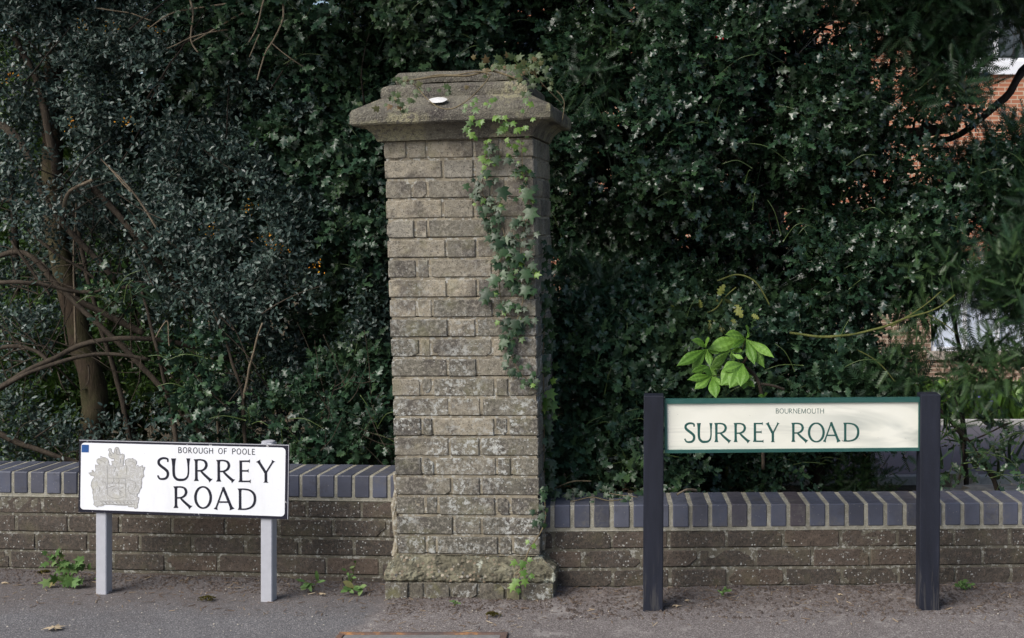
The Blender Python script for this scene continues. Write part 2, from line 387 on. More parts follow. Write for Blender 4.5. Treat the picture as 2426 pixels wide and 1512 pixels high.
def chestnut():
    t = NT('chestnut_leaf', .45, .35)
    c = t.ramp(t.vary(), [(0, (.11, .24, .034)), (1, (.21, .39, .07))])
    c = t.mix(t.ramp(t.noise(26, 4), [(.4, 0), (.7, .4)]), c, (.085, .19, .02))
    t.color(c).bump(t.noise(170, 3), .5, .003)
    tr = t.n('ShaderNodeBsdfTranslucent'); t.l(c, tr.inputs[0]); mx = t.n('ShaderNodeMixShader'); mx.inputs[0].default_value = .2
    out = t.t.nodes['Material Output']; t.l(t.b.outputs[0], mx.inputs[1]); t.l(tr.outputs[0], mx.inputs[2]); t.l(mx.outputs[0], out.inputs[0])
    return t.m
M['chestnut'] = chestnut()
M['weed'] = leaf('weed_leaf', [(0, (.06, .12, .03)), (.7, (.11, .20, .06)), (.9, (.17, .25, .09)), (1, (.22, .17, .07))], .6, .25, .15)
M['mid_shrub'] = leaf('mid_green_shrub_leaf', [(0, (.02, .05, .015)), (.6, (.05, .11, .03)), (1, (.12, .2, .05))], .35, .5, .15)
M['laurel'] = leaf('bright_shrub_leaf', [(0, (.035, .08, .016)), (.6, (.085, .17, .03)), (1, (.18, .30, .06))], .35, .5, .2)  # greens brightened to stand for sun falling on the far left shrub
M['bluebell'] = leaf('bluebell_flower', [(0, (.13, .12, .5)), (1, (.25, .22, .75))], .6, .2)
M['dry'] = leaf('dry_leaf', [(0, (.085, .055, .038)), (.5, (.16, .11, .07)), (.85, (.25, .19, .125)), (1, (.42, .34, .23))], .8, .15)
M['moss'] = leaf('moss', [(0, (.05, .045, .012)), (1, (.10, .085, .025))], .95, .05)
M['berry'] = flat('red_berry', (.5, .015, .015), .25, .5)

# ------------------------------------------------------------------ leaf templates (unit length along +Y, face +Z), triangles only
def tpl(v, f): return np.array(v, 'f'), np.array(f, 'i')
def t_holly():
    mid = [(0,0,0),(0,.26,.015),(0,.5,.02),(0,.75,.0),(0,1.02,-.08)]
    val = [(.03,.03),(.15,.27),(.17,.5),(.12,.75),(0,1.02)]
    spi = [(.27,.15,.06),(.34,.39,-.09),(.32,.63,.08),(.17,.88,-.04)]
    V = [list(p) for p in mid]; Fc = []
    for sgn in (1, -1):
        vi = []; si = []
        for i, (x, y) in enumerate(val[:-1]):
            vi.append(len(V)); V.append((sgn*x, y, -.055 if i else 0))
        vi.append(4)
        for i, (x, y, z) in enumerate(spi):
            si.append(len(V)); V.append((sgn*x, y, z * (1 if sgn > 0 else -1) - .05))
        for i in range(4):
            tri = [(i, vi[i], si[i]), (i, si[i], vi[i+1]), (i, vi[i+1], i+1)] if i < 3 else [(i, vi[i], si[i]), (i, si[i], 4)]
            for t in tri: Fc.append(t if sgn > 0 else t[::-1])
    return tpl(V, Fc)
def t_oval(wd=.24, keel=.06, droop=.12):
    V = [(0,0,0)]; Fc = []
    ys = (.22, .55, .85); ws = (.6, 1.0, .62)
    for y, q in zip(ys, ws):
        V += [(-wd*q, y, keel - droop*y*y), (0, y, -droop*y*y), (wd*q, y, keel - droop*y*y)]
    V.append((0, 1, -droop))
    Fc += [(0,2,1),(0,3,2)]
    for r in (1, 4): Fc += [(r,r+1,r+4),(r,r+4,r+3),(r+1,r+2,r+5),(r+1,r+5,r+4)]
    Fc += [(7,8,10),(8,9,10)]
    return tpl(V, Fc)
def t_low(wd=.26):
    return tpl([(0,0,0),(wd,.5,.06),(0,1,-.05),(-wd,.5,.06)], [(0,1,2),(0,2,3)])
def t_yew(n=10):
    V = []; Fc = []
    V += [(-.008,0,0),(.008,0,0),(0,1,-.05)]; Fc.append((0,1,2))
    for i in range(n):
        y = .04 + .93 * i / n
        for s_ in (1, -1):
            L = .23 * (1 - .55 * (i / n) ** 2); a = R(58 - 14 * i / n)
            dx, dy = math.sin(a) * L * s_, math.cos(a) * L
            b = len(V); z = -.05 * y * y; hw = .040
            V += [(0, y - hw, z), (0, y + hw, z), (dx, dy + y + hw*.3, z + .03 + random.uniform(-.02,.02))]
            Fc.append((b, b+1, b+2) if s_ < 0 else (b+1, b, b+2))
    return tpl(V, Fc)
def t_ivy():
    o = [(.0,0),(.16,-.10),(.34,-.02),(.50,.06),(.30,.24),(.42,.44),(.56,.60),(.28,.56),(.15,.60),(.09,.82),(0,1.02)]
    V = [(0,.0,0.0),(0,.28,.03),(0,.6,.02)]; Fc = []
    for s_ in (1,-1):
        idx = []
        for i, (x, y) in enumerate(o):
            if i == 0: idx.append(0); continue
            idx.append(len(V)); V.append((x*s_, y, -.16*x - (.06 if i == 10 else 0)))
        def T(a, b, c): Fc.append((a, b, c) if s_ > 0 else (a, c, b))
        c = 1
        for i in range(0, 7): T(c, idx[i], idx[i+1])
        T(1, idx[7], 2); T(2, idx[7], idx[8]); T(2, idx[8], idx[9]); T(2, idx[9], idx[10])
    return tpl(V, Fc)
HOLLY, OVAL, LOW, YEW, IVY = t_holly(), t_oval(), t_low(), t_yew(), t_ivy()
LONG = t_oval(.17, .04, .25)
def scatter(name, T, pos, xa, ya, za, size, vary, mat, parent=None, extra=None):
    """copy the template at every pos with axes xa, ya, za and length size: one mesh"""
    V, Fc = T; K = len(pos); n = len(V)
    Mx = np.stack([xa, ya, za], 2) * size[:, None, None]
    P = np.einsum('kij,nj->kni', Mx, V) + pos[:, None, :]
    P = P.reshape(-1, 3); FF = (Fc[None] + (np.arange(K) * n)[:, None, None]).reshape(-1, 3)
    A = np.repeat(vary, len(Fc))
    if extra:
        eP, eF, eA = extra; FF = np.concatenate([FF, eF + len(P)]); P = np.concatenate([P, eP]); A = np.concatenate([A, eA])
    me = bpy.data.meshes.new(name); me.vertices.add(len(P)); me.vertices.foreach_set('co', P.astype('f').ravel())
    me.loops.add(len(FF) * 3); me.loops.foreach_set('vertex_index', FF.astype('i').ravel())
    me.polygons.add(len(FF)); me.polygons.foreach_set('loop_start', (np.arange(len(FF)) * 3).astype('i'))
    me.update(calc_edges=True)
    a = me.attributes.new('vary', 'FLOAT', 'FACE'); a.data.foreach_set('value', A.astype('f'))
    return link(name, me, mat, parent)
def nrm(a): return a / (np.linalg.norm(a, axis=-1, keepdims=True) + 1e-9)
def frames(ydir, zhint):
    y = nrm(ydir); x = nrm(np.cross(y, zhint)); z = np.cross(x, y); return x, y, z
def blob_points(blobs, n, thresh=.0, freq=3.0, shell=(.55, 1.03), back=.35, off=0.0):
    """points in the outer shell of several ellipsoids, clumped by noise; front half fuller than the back"""
    vol = np.array([b[1][0] * b[1][2] for b in blobs]) ** 1.0; vol = vol / vol.sum()
    P = []; N = []; guard = 0
    while len(P) < n and guard < n * 30:
        guard += 1
        b = blobs[rng.choice(len(blobs), p=vol)]; c, r = np.array(b[0]), np.array(b[1])
        d = nrm(rng.normal(size=3))
        if d[1] > 0 and random.random() > back: d[1] = -d[1]
        q = c + d * r * (shell[0] + (shell[1] - shell[0]) * random.random() ** .6)
        if q[2] < .08: continue
        if noise.noise(Vector(((q * freq) + off).tolist())) + .25 * noise.noise(Vector(((q * freq * 3.1) + off).tolist())) < thresh: continue
        P.append(q); N.append(nrm(d / r * r.mean()))
    return np.array(P), np.array(N)
def sprays(P, N, nleaf, L, T, size, up=.5, spread=1.0, jitter=.5, out=.6, stem_r=.0022, vary_lo=0, vary_hi=1, droop=.2):
    """leafy twigs rooted at P, growing along N: returns scatter arrays + thin stems"""
    K = len(P)
    D = nrm(N * out + rng.normal(size=(K, 3)) * jitter + np.array([0, 0, .15]))
    s = (np.arange(nleaf) + .6) / nleaf
    ll = L * rng.uniform(.6, 1.25, K)
    pos = P[:, None] + D[:, None] * (s[None, :, None] * ll[:, None, None]) - np.array([0, 0, 1]) * (s[None, :, None] ** 2 * droop * ll[:, None, None])
    a = nrm(np.cross(D, rng.normal(size=(K, 3)))); b = np.cross(D, a)
    ph = rng.uniform(0, 6.28, K)[:, None] + np.arange(nleaf)[None] * 2.4
    side = a[:, None] * np.cos(ph)[..., None] + b[:, None] * np.sin(ph)[..., None]
    yd = nrm(side * spread + D[:, None] * (.35 + .9 * (s[None, :, None] ** 2)) + rng.normal(size=(K, nleaf, 3)) * .18)
    zh = nrm(np.array([0, 0, 1]) * up + N[:, None] * (1 - up) + rng.normal(size=(K, nleaf, 3)) * .42)
    x, y, z = frames(yd.reshape(-1, 3), zh.reshape(-1, 3))
    sz = size * rng.uniform(.62, 1.2, K * nleaf)
    va = np.clip(np.repeat(rng.uniform(vary_lo, vary_hi * .9, K), nleaf) * .75 + rng.uniform(0, .26, K * nleaf), 0, 1)
    # stem: a three-sided sliver
    e = P + D * ll[:, None] - np.array([0, 0, 1]) * (droop * ll[:, None])
    eP = np.concatenate([P - a * stem_r, P + a * stem_r, P + b * stem_r, e], 0)
    i = np.arange(K)
    eF = np.concatenate([np.stack([i, i + K, i + 3*K], 1), np.stack([i + K, i + 2*K, i + 3*K], 1), np.stack([i + 2*K, i, i + 3*K], 1)], 0)
    return pos.reshape(-1, 3), x, y, z, sz, va, (eP, eF, np.full(len(eF), .955))
def B(px, py, d, rx, ry, rz): c = at(px, py, d); return ((c.x, c.y, c.z), (rx, ry, rz))
def join_extra(a, b):
    return (np.concatenate([a[0], b[0]]), np.concatenate([a[1], b[1] + len(a[0])]), np.concatenate([a[2], b[2]])) if b is not None and len(b[0]) else a
def crown(name, blobs, n, nleaf, L, T, size, mat, parent, thresh=0, freq=3, shell=(.5, 1.03), back=.35, off=0, more=None, **k):
    P, N = blob_points(blobs, n, thresh, freq, shell, back, off)
    p, x, y, z, s, v, ex = sprays(P, N, nleaf, L, T, size, **k)
    return scatter(name, T, p, x, y, z, s, v, mat, parent, join_extra(ex, more))

# ------------------------------------------------------------------ SETTING: ground, pavement, driveway
def gz(x, y):
    if y < 5.35: return -.02
    if y < 6.9: return .04
    if y < 16: return .0 - 1.2 * (y - 6.9) / 9.1
    if y < 24: return -1.2 - .5 * (y - 16) / 8
    return -1.7
mb = MB()
ys = [-60, -20, -5, 0, 3, 4.4, 5.2, 5.35, 5.36, 6.0, 6.9, 8, 10, 12, 14, 16, 17, 19, 21, 24, 40, 90, 300]
xs = [-300, -80, -30, -15, -8, -5, -3, -1.5, 0, 1.5, 3, 5, 8, 15, 30, 80, 300]
mb.add([(x, y, gz(x, y) + (0.02 * noise.noise(Vector((x, y, 0))) if 5.4 < y < 30 else 0)) for y in ys for x in xs],
       [(j*len(xs)+i, j*len(xs)+i+1, (j+1)*len(xs)+i+1, (j+1)*len(xs)+i) for j in range(len(ys)-1) for i in range(len(xs)-1)])
tag(mb.build('ground', M['garden']), kind='structure')
# pavement: a finely gridded sheet with small humps, rising into dust at the wall foot
mb = MB(); nx, ny = 260, 60; x0, x1, y0, y1 = -4.2, 2.6, 3.6, 5.3
def pz(x, y):
    z = .004 * noise.noise(Vector((x*1.3, y*1.3, 0))) + .0022 * noise.noise(Vector((x*14, y*14, 2)))
    wy = wall_y(x)
    k = max(0, 1 - (wy - y) / (.17 if x < -.4 else .30)); k = min(1, k)
    z += k * k * (.012 + .014 * abs(noise.noise(Vector((x*7, y*9, 5))))) * (1.0 if x > -.4 else .7)
    if x > -.35: z += .006 * max(0, noise.noise(Vector((x*30, y*30, 1)))) * k
    return z
def wall_y(x):
    if x < -1.0: return 5.0 + (-.95 - x) * .118
    if x < -.38: return 4.83
    return 4.92 + (x + .38) * .045
mb.add([(x0+(x1-x0)*i/nx, y0+(y1-y0)*j/ny, pz(x0+(x1-x0)*i/nx, y0+(y1-y0)*j/ny)) for j in range(ny+1) for i in range(nx+1)],
       [(j*(nx+1)+i, j*(nx+1)+i+1, (j+1)*(nx+1)+i+1, (j+1)*(nx+1)+i) for j in range(ny) for i in range(nx)])
outer = [(-30, -6), (30, -6), (30, 3.6), (-30, 3.6)]
mb.add([(x, y, -.004) for x, y in outer], [(0, 1, 2, 3)])
mb.add([(-30, 3.6, -.004), (x0, 3.6, -.004), (x0, 5.3, -.004), (-30, 5.3, -.004)], [(0, 1, 2, 3)])
mb.add([(x1, 3.6, -.004), (30, 3.6, -.004), (30, 5.3, -.004), (x1, 5.3, -.004)], [(0, 1, 2, 3)])
tag(mb.build('pavement', M['pavement'], smooth=True), kind='structure')
# driveway
mb = MB(); dys = [6.95, 8, 9, 10, 11, 12, 13, 14, 15, 15.9]; dxs = [.35, .8, 1.5, 3, 6, 14, 30]
mb.add([(x, y, gz(x, y) + .035) for y in dys for x in dxs],
       [(j*len(dxs)+i, j*len(dxs)+i+1, (j+1)*len(dxs)+i+1, (j+1)*len(dxs)+i) for j in range(len(dys)-1) for i in range(len(dxs)-1)])
tag(mb.build('driveway', M['drive']), kind='structure')
for y, lab in ((6.92, 'near'), (15.95, 'far')):
    mb = MB()
    mb.box((.35, y - .03, gz(0, y) - .1), (26, y + .03, gz(0, y) + (.05 if y < 10 else .11)), .5, 0, .004)
    tag(rebase(mb.build('kerb', M['kerb'])), 'thin pale edging kerb on the %s side of the driveway' % lab, 'kerb', 'driveway kerbs')

# ------------------------------------------------------------------ bricks
def brick(mb, MM, u0, u1, v0, v1, depth, vary, rough=.0022, proud=0.0, nu=None, nv=4, chip=.5, mi=0, tilt=0.0):
    nu = nu or max(5, int((u1 - u0) / .016)); nv = nv + 2; sd_ = random.uniform(0, 90)
    ins = .0035
    us = [0, ins] + [ins + (u1 - u0 - 2*ins) * i / (nu - 2) for i in range(1, nu - 2)] + [u1 - u0 - ins, u1 - u0]; nu = len(us) - 1
    vv = [0, ins] + [ins + (v1 - v0 - 2*ins) * i / (nv - 2) for i in range(1, nv - 2)] + [v1 - v0 - ins, v1 - v0]; nv = len(vv) - 1
    cc = [random.random() ** 3 * .016 * chip for _ in range(4)]        # knocked corners
    vs = []
    for j in range(nv + 1):
        for i in range(nu + 1):
            u = u0 + us[i]; v = v0 + vv[j]; t_ = j / nv
            edge = (i in (0, nu)) or (j in (0, nv))
            n1 = noise.noise(Vector((u * 20, v * 20, sd_))); n2 = noise.noise(Vector((u * 85, v * 85, sd_)))
            w_ = proud + rough * (n1 * .8 + .8 * n2) + tilt * (t_ - .5)
            if edge:
                w_ -= .003 + .002 * n2
                q = .0030 * max(0, n1) + .0022 * max(0, n2)
                if i == 0: u += q
                if i == nu: u -= q
                if j == 0: v += q
                if j == nv: v -= q
            for k, (cu, cv) in enumerate(((u0, v0), (u1, v0), (u0, v1), (u1, v1))):
                dc = math.hypot(u - cu, (v - cv))
                if dc < cc[k]: w_ -= (cc[k] - dc) * .8; u += (.5 if k in (0, 2) else -.5) * (cc[k] - dc); v += (.5 if k < 2 else -.5) * (cc[k] - dc)
            vs.append(MM(u, v, w_))
    n = nu + 1
    fs = [(j*n+i, j*n+i+1, (j+1)*n+i+1, (j+1)*n+i) for j in range(nv) for i in range(nu)]
    rim = [i for i in range(nu)] + [j*n+nu for j in range(nv)] + [nv*n+i for i in range(nu, 0, -1)] + [j*n for j in range(nv, 0, -1)]
    b = len(vs)
    for q in rim:
        i, j = q % n, q // n; vs.append(MM(u0 + us[i], v0 + vv[j], -depth))
    m = len(rim)
    fs += [(rim[k], b + k, b + (k+1) % m, rim[(k+1) % m]) for k in range(m)]
    mb.add(vs, fs, vary, mi)

def low_wall(A, Bp, courses, joints_off, pitch, label, side, nb=.225):
    """A, Bp: ends of the line under the coping (front face). u along, v down-negative, w outward."""
    A = Vector(A); Bp = Vector(Bp); Lh = (Bp - A).length; ux = (Bp - A) / Lh
    back = Vector((-ux.y, ux.x, 0)).normalized()
    def MM(u, v, w_): p = A + ux * u - back * w_; return (p.x, p.y, p.z + v)
    root = empty('brick_wall', A.lerp(Bp, .5) - Vector((0, 0, .3)), label, 'wall')
    mb = MB()
    for k in range(courses):
        v1 = -.075 * k - .006; v0 = v1 - .065
        u = -joints_off[k % len(joints_off)]
        while u < Lh:
            a = max(0, u + .005); b = min(Lh, u + nb - .005 + random.uniform(-.003, .003))
            if b - a > .03: brick(mb, MM, a, b, v0 + random.uniform(-.0015, .0015), v1, .09, random.random(), .0018, random.uniform(-.002, .002), chip=random.choice((.2, .5, 1, 2.4)))
            u += nb
    mb.build('brickwork', M['wall_brick'], root, smooth=False)
    mb = MB()
    N_ = int(Lh / .03)
    def mrt(u, v): return -.0022 + .0026 * noise.noise(Vector((u*18, v*18, 3)))
    rows = [(.004, 0), (-.0055, 0)]
    for k in range(courses): rows += [(-.075*k - .0085, .0), (-.075*k - .0680, .002), (-.075*k - .0690, .012), (-.075*k - .0722, .014), (-.075*k - .0735, 0), (-.075*k - .0805, 0)]
    vs = [MM(Lh * i / N_, v, mrt(Lh * i / N_, v) - dp * max(.12, min(1, .65 + 1.6 * noise.noise(Vector((Lh*i/N_*3.1, v*11, 7)))))) for v, dp in rows for i in range(N_ + 1)]
    mb.add(vs, [((j+1)*(N_+1)+i, (j+1)*(N_+1)+i+1, j*(N_+1)+i+1, j*(N_+1)+i) for j in range(len(rows)-1) for i in range(N_)])
    mb.box((0, -.075*courses, -.2), (Lh, .003, -.012), M=MM)
    mb.build('mortar', M['wall_mortar'], root)
    mb = MB(); u = -random.random() * .02; hgt = .098; k = 0
    cseq = []
    while u < Lh - .02:
        v_ = random.random() * .75 if side == 'L' else random.choice((random.random() * .7, random.uniform(.2, .65), random.uniform(.3, .65), random.random() * .75, random.random()))
        b = u + pitch - (.0125 if side == 'L' else .0155)
        jx = random.uniform(-.0015, .0015)
        mb.box((max(0, u), .010, -.222), (min(Lh, b), .010 + hgt - .010 + random.uniform(-.001, .001), .005 + jx), v_, 0, .0035, M=MM)
        u += pitch
    mb.build('coping', M['coping'], root)
    mb = MB(); n = int(Lh / .012)
    def cm(u, v): return .0005 + .0028 * noise.noise(Vector((u*30, v*30, 9)))
    top = .0975
    prof = [(-.004, .001), (.0, .0), (.03, 0), (.065, 0), (top - .006, 0), (top - .002, -.006), (top - .0015, -.1), (top - .0015, -.218)]
    vs = []
    for (v, w_) in prof:
        for i in range(n + 1):
            uu = Lh * i / n; vs.append(MM(uu, v + .0012 * noise.noise(Vector((uu*40, w_*20, 1))), w_ + (cm(uu, v) if w_ > -.01 else 0)))
    mb.add(vs, [(j*(n+1)+i, j*(n+1)+i+1, (j+1)*(n+1)+i+1, (j+1)*(n+1)+i) for j in range(len(prof)-1) for i in range(n)])
    mb.build('coping_mortar', M['coping_mortar'], root)
    return MM, Lh
LWa, LWb = at(-190, 1170.5, 5.25), at(965, 1186.5, 5.0)
LW = low_wall(LWa + (LWa - LWb) * .7, at(965, 1186.5, 5.0), 5, [.02, .135, .05, .165, .09], .0725,
              'low dark brick wall with blue brick coping, left of the pillar', 'L')
RWa, RWb = at(1268, 1257, 4.92), at(2560, 1248, 5.02)
RW = low_wall(RWa, RWb + (RWb - RWa) * .5, 4, [.155, .04, .15, .06], .0768,
              'low dark brick wall with blue brick coping, right of the pillar', 'R')

# ------------------------------------------------------------------ pillar
PB = [at(943, 1314, 4.87), at(1279, 1318, 4.845)]; PT = [at(909, 333, 4.84), at(1262, 326, 4.815)]
WP = .56
Fx = (PB[1] - PB[0]); Fx.z = 0; Fx.normalize(); Bk = Vector((-Fx.y, Fx.x, 0))
def MF(u, v, w_):                                   # u 0..1, v 0..1
    p = PB[0].lerp(PB[1], u).lerp(PT[0].lerp(PT[1], u), v); p = p - Bk * w_; return (p.x, p.y, p.z)
wid, hei = (PB[1]-PB[0]).length, (PT[0]-PB[0]).length
def MFm(u, v, w_): return MF(u / wid, v / hei, w_)
def MS(u, v, w_):                                   # right side: u back into depth
    p = PB[1].lerp(PT[1], v / hei) + Bk * u + Fx * w_; return (p.x, p.y, p.z)
def ML(u, v, w_):
    p = PB[0].lerp(PT[0], v / hei) + Bk * (.5 - u) - Fx * w_; return (p.x, p.y, p.z)
def MBk(u, v, w_):
    p = Vector(MF(1 - u / wid, v / hei, 0)) + Bk * (.5 + w_); return (p.x, p.y, p.z)
pil = empty('brick_pillar', at(1110, 1420, 5.08), 'tall weathered brick gate pillar with a stepped stone cap, ivy up its right side', 'pillar')
mb = MB(); ch = hei / 21
for k in range(21):                                  # k from the bottom
    A_row = (k % 2 == 1)
    js = [0, .39, .60, 1] if A_row else [0, .19, .285, .70, .805, 1]
    if k == 20: js = [0, .16, .28, .60, .79, 1]
    js = [js[0]] + [j + random.uniform(-.012, .012) for j in js[1:-1]] + [js[-1]]
    v0, v1 = k * ch + .005, (k + 1) * ch - .004
    z = k / 21
    for a, b in zip(js[:-1], js[1:]):
        ua, ub = a * wid + (.004 if a > 0 else -.001), b * wid - (.004 if b < 1 else -.001)
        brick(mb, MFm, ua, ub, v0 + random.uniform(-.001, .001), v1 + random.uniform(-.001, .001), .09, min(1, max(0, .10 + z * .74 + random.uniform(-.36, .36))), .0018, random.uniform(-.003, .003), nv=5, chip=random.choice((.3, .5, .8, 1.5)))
    for MM_ in (MS, ML, MBk):
        L_ = wid if MM_ is MBk else .5
        jj = [.0, .11, .21, .40, .5] if A_row else [.0, .215, .31, .5]
        if MM_ is MBk: jj = [j * L_ / .5 for j in jj]
        for a, b in zip(jj[:-1], jj[1:]):
            e0 = .004 if a > 0 else .007
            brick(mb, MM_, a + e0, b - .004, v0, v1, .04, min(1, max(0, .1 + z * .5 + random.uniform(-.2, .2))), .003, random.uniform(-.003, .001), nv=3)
mb.build('shaft_brickwork', M['pillar_brick'], pil)
mb = MB()
nU, nV = 40, 170
def mg(MM_, L_, inset):
    rows = []
    for k in range(21):
        b_ = k * ch; rows += [(b_ - .0035, 0), (b_ + .0035, 0), (b_ + .0045, .012), (b_ + .0075, .012), (b_ + .010, .0), (b_ + ch*.5, .0), (b_ + ch - .007, .0)]
    rows.append((hei, 0)); vs = []
    for v, dp in rows:
        for i in range(nU + 1):
            u_ = inset + (L_ - 2*inset) * i / nU; ck = max(.1, min(1, .6 + 1.7 * noise.noise(Vector((u_*3.3, v*9, L_*5)))))
            vs.append(MM_(u_, max(0, v), -.0046 + .0026 * noise.noise(Vector((u_*34, v*34, L_*9))) - dp * ck))
    mb.add(vs, [(j*(nU+1)+i, j*(nU+1)+i+1, (j+1)*(nU+1)+i+1, (j+1)*(nU+1)+i) for j in range(len(rows)-1) for i in range(nU)])
mg(MFm, wid, .006); mg(MS, .5, .006); mg(ML, .5, .006); mg(MBk, wid, .006)
mb.build('shaft_mortar', M['mortar'], pil)
# stone cap: stack of squared rings in the pillar's own tilted frame
ctop = PT[0].lerp(PT[1], .5) + Bk * .25
Fr = (PT[1] - PT[0]).normalized(); Fr = (Fr + Vector((0, 0, .016))).normalized(); Upv = Fr.cross(Bk).normalized() * 1
if Upv.z < 0: Upv = -Upv
def CP(x, y, z): p = ctop + Fr * x + Bk * y + Upv * z; return p
def ringstack(rings, name, seed, amp=.004, parent=None, cx=0, mat='stone', nn=22):
    mb = MB(); n = nn; tot = 4 * n
    vs = []
    for (hx, hy, z) in rings:
        for s_ in range(4):
            for i in range(n):
                t_ = -1 + 2 * i / n
                x, y = [(t_, -1), (1, t_), (-t_, 1), (-1, -t_)][s_]
                # soften the corners
                m = max(abs(x), abs(y)); mn = min(abs(x), abs(y)); kx = 1 - .012 * max(0, (mn - .9) * 10)
                X, Y = x * hx * kx + cx - .010, y * hy * kx
                p = Vector((X, Y, z)); nn_ = noise.noise(p * 9 + Vector((seed, 0, 0))) + .6 * noise.noise(p * 34 + Vector((seed, 3, 0)))
                X += nn_ * amp * x; Y += nn_ * amp * y
                vs.append(CP(X, Y, z + amp * .8 * noise.noise(p * 12 + Vector((0, seed, 0)))))
    fs = [(r*tot+i, r*tot+(i+1)%tot, (r+1)*tot+(i+1)%tot, (r+1)*tot+i) for r in range(len(rings)-1) for i in range(tot)]
    fs.append(tuple(range((len(rings)-1)*tot, len(rings)*tot))); fs.append(tuple(range(tot-1, -1, -1)))
    mb.add(vs, fs, .5)
    return mb.build(name, M[mat], parent or pil, smooth=False)
dd = -.03
def rg(h, z): return (h, h + dd, z)
ringstack([rg(.300, .0), rg(.305, .012), rg(.309, .02), rg(.318, .034), rg(.333, .047), rg(.345, .056), rg(.347, .060)], 'cap_neck', 1, .0025)
ringstack([rg(.374, .058), rg(.380, .064), rg(.382, .085), rg(.380, .104), rg(.375, .114), rg(.345, .130), rg(.315, .147), rg(.288, .163)], 'cap_slab', 5, .0045)
ringstack([rg(.284, .160), rg(.286, .18), rg(.284, .20), rg(.276, .209), rg(.255, .217)], 'cap_step', 8, .004)
ringstack([rg(.215, .208), rg(.216, .2225), rg(.236, .2235), rg(.239, .235), rg(.238, .252), rg(.228, .264), rg(.222, .267)], 'cap_top_block', 14, .0035)
# white splash on the weathered slope of the slab
mb = MB(); sp_c = at(1052, 238, 4.60)
hx, hz = .375, .114
def slope_pt(x, t): return CP(x, -(.345 - t * .087), .115 + .049 * t)
cx0 = -.060; pts = []
for k in range(28):
    a = 2 * math.pi * k / 28; r = 1 + .16 * noise.noise(Vector((math.cos(a)*2, math.sin(a)*2, 4)))
    pts.append(slope_pt(cx0 + .036 * r * math.cos(a), .42 + .26 * r * math.sin(a)) + Upv * .009 - Bk * .008)
cpt = slope_pt(cx0, .42) + Upv * .012 - Bk * .011
mb.add([cpt] + pts, [(0, 1 + i, 1 + (i + 1) % 28) for i in range(28)])
o = mb.build('white_splash', flat('white_dropping', (.60, .60, .60), .9, .1, .2, .6), pil)
# plinth: splayed rendered course above one course of standing bricks
def plinth_pt(px, py, d): return at(px, py, d)
mb = MB()
def prism(front_prof, n=90, amp=.006, seed=0, mat_i=0):
    """front_prof: list of (half-width-left px, right px, y px, distance) rows from top to bottom"""
    vs = []
    rows = []
    for k in range(len(front_prof) - 1):
        a, b = front_prof[k], front_prof[k+1]
        m = 9
        for q in range(m): rows.append([a[i] + (b[i]-a[i]) * q / m for i in range(4)])
    rows.append(list(front_prof[-1]))
    for (xl, xr, y, d) in rows:
        L_, R_ = at(xl, y, d + .01), at(xr, y + (xr-xl)*.01, d - .01)
        ring = []
        for i in range(n + 1): ring.append((L_.lerp(R_, i / n), -Bk))
        for i in range(1, n // 2 + 1): ring.append((R_ + Bk * (.62 * i / (n // 2)), Fx))
        for i in range(n // 2 - 1, -1, -1): ring.append((L_ + Bk * (.62 * (i + 1) / (n // 2)), -Fx))
        for p, nn_ in ring:
            q = noise.noise(p * 12 + Vector((seed, 0, 0))) + .7 * noise.noise(p * 40) + .55 * noise.noise(p * 105)
            vs.append(tuple(p + nn_ * (q * amp)))
    m = len(ring)
    fs = [(r*m+i, (r+1)*m+i, (r+1)*m+(i+1)%m, r*m+(i+1)%m) for r in range(len(rows)-1) for i in range(m)]
    fs.append(tuple(range(m)))
    return vs, fs
vs, fs = prism([(944, 1281, 1313, 4.865), (941, 1284, 1318, 4.858), (915, 1309, 1345, 4.825), (909, 1315, 1358, 4.812), (909, 1314, 1373, 4.808), (914, 1308, 1377, 4.815)], amp=.012)
mb.add(vs, fs); mb.build('plinth_splay', M['plinth_render'], pil)
mb = MB()
def MP(u, v, w_):
    A_, B_ = at(909, 1379, 4.815), at(1312, 1383, 4.795); p = A_.lerp(B_, u / .65); p = p - Bk * w_; return (p.x, p.y, p.z + v)
for a, b in ((.004, .092), (.098, .150), (.160, .252), (.262, .357), (.366, .460), (.470, .520), (.532, .640)):
    brick(mb, MP, a, b, -.085, -.003, .12, random.random() * .4, .003, random.uniform(-.004, .003), chip=2)
def MPs(u, v, w_):
    p = at(1312, 1383, 4.795) + Bk * u + Fx * (w_ - .003); return (p.x, p.y, p.z + v)
for a, b in ((.008, .21), (.22, .43), (.44, .62)): brick(mb, MPs, a, b, -.085, -.003, .05, .3)
mb.build('plinth_brick', M['plinth_brick'], pil)
mb = MB(); mb.box((.004, -.09, -.58), (.642, -.002, -.009), M=MP); mb.build('plinth_mortar', M['wall_mortar'], pil)
# mortar fillets where the low walls meet the shaft
mb = MB()
for (px, py0, py1, d) in ((937, 1118, 1316, 4.985), (1284, 1196, 1300, 4.925)):
    pts = [at(px + 3 * math.sin(i), py0 + (py1 - py0) * i / 10, d) for i in range(11)]
    mb.tube(pts, [.012 + .003 * math.sin(i * 2.1) for i in range(11)], 7, wob=.4)
mb.build('mortar_fillet', M['mortar'], pil)

# ------------------------------------------------------------------ lettering
def V2(*a): return [tuple(a[i:i+2]) for i in range(0, len(a), 2)]
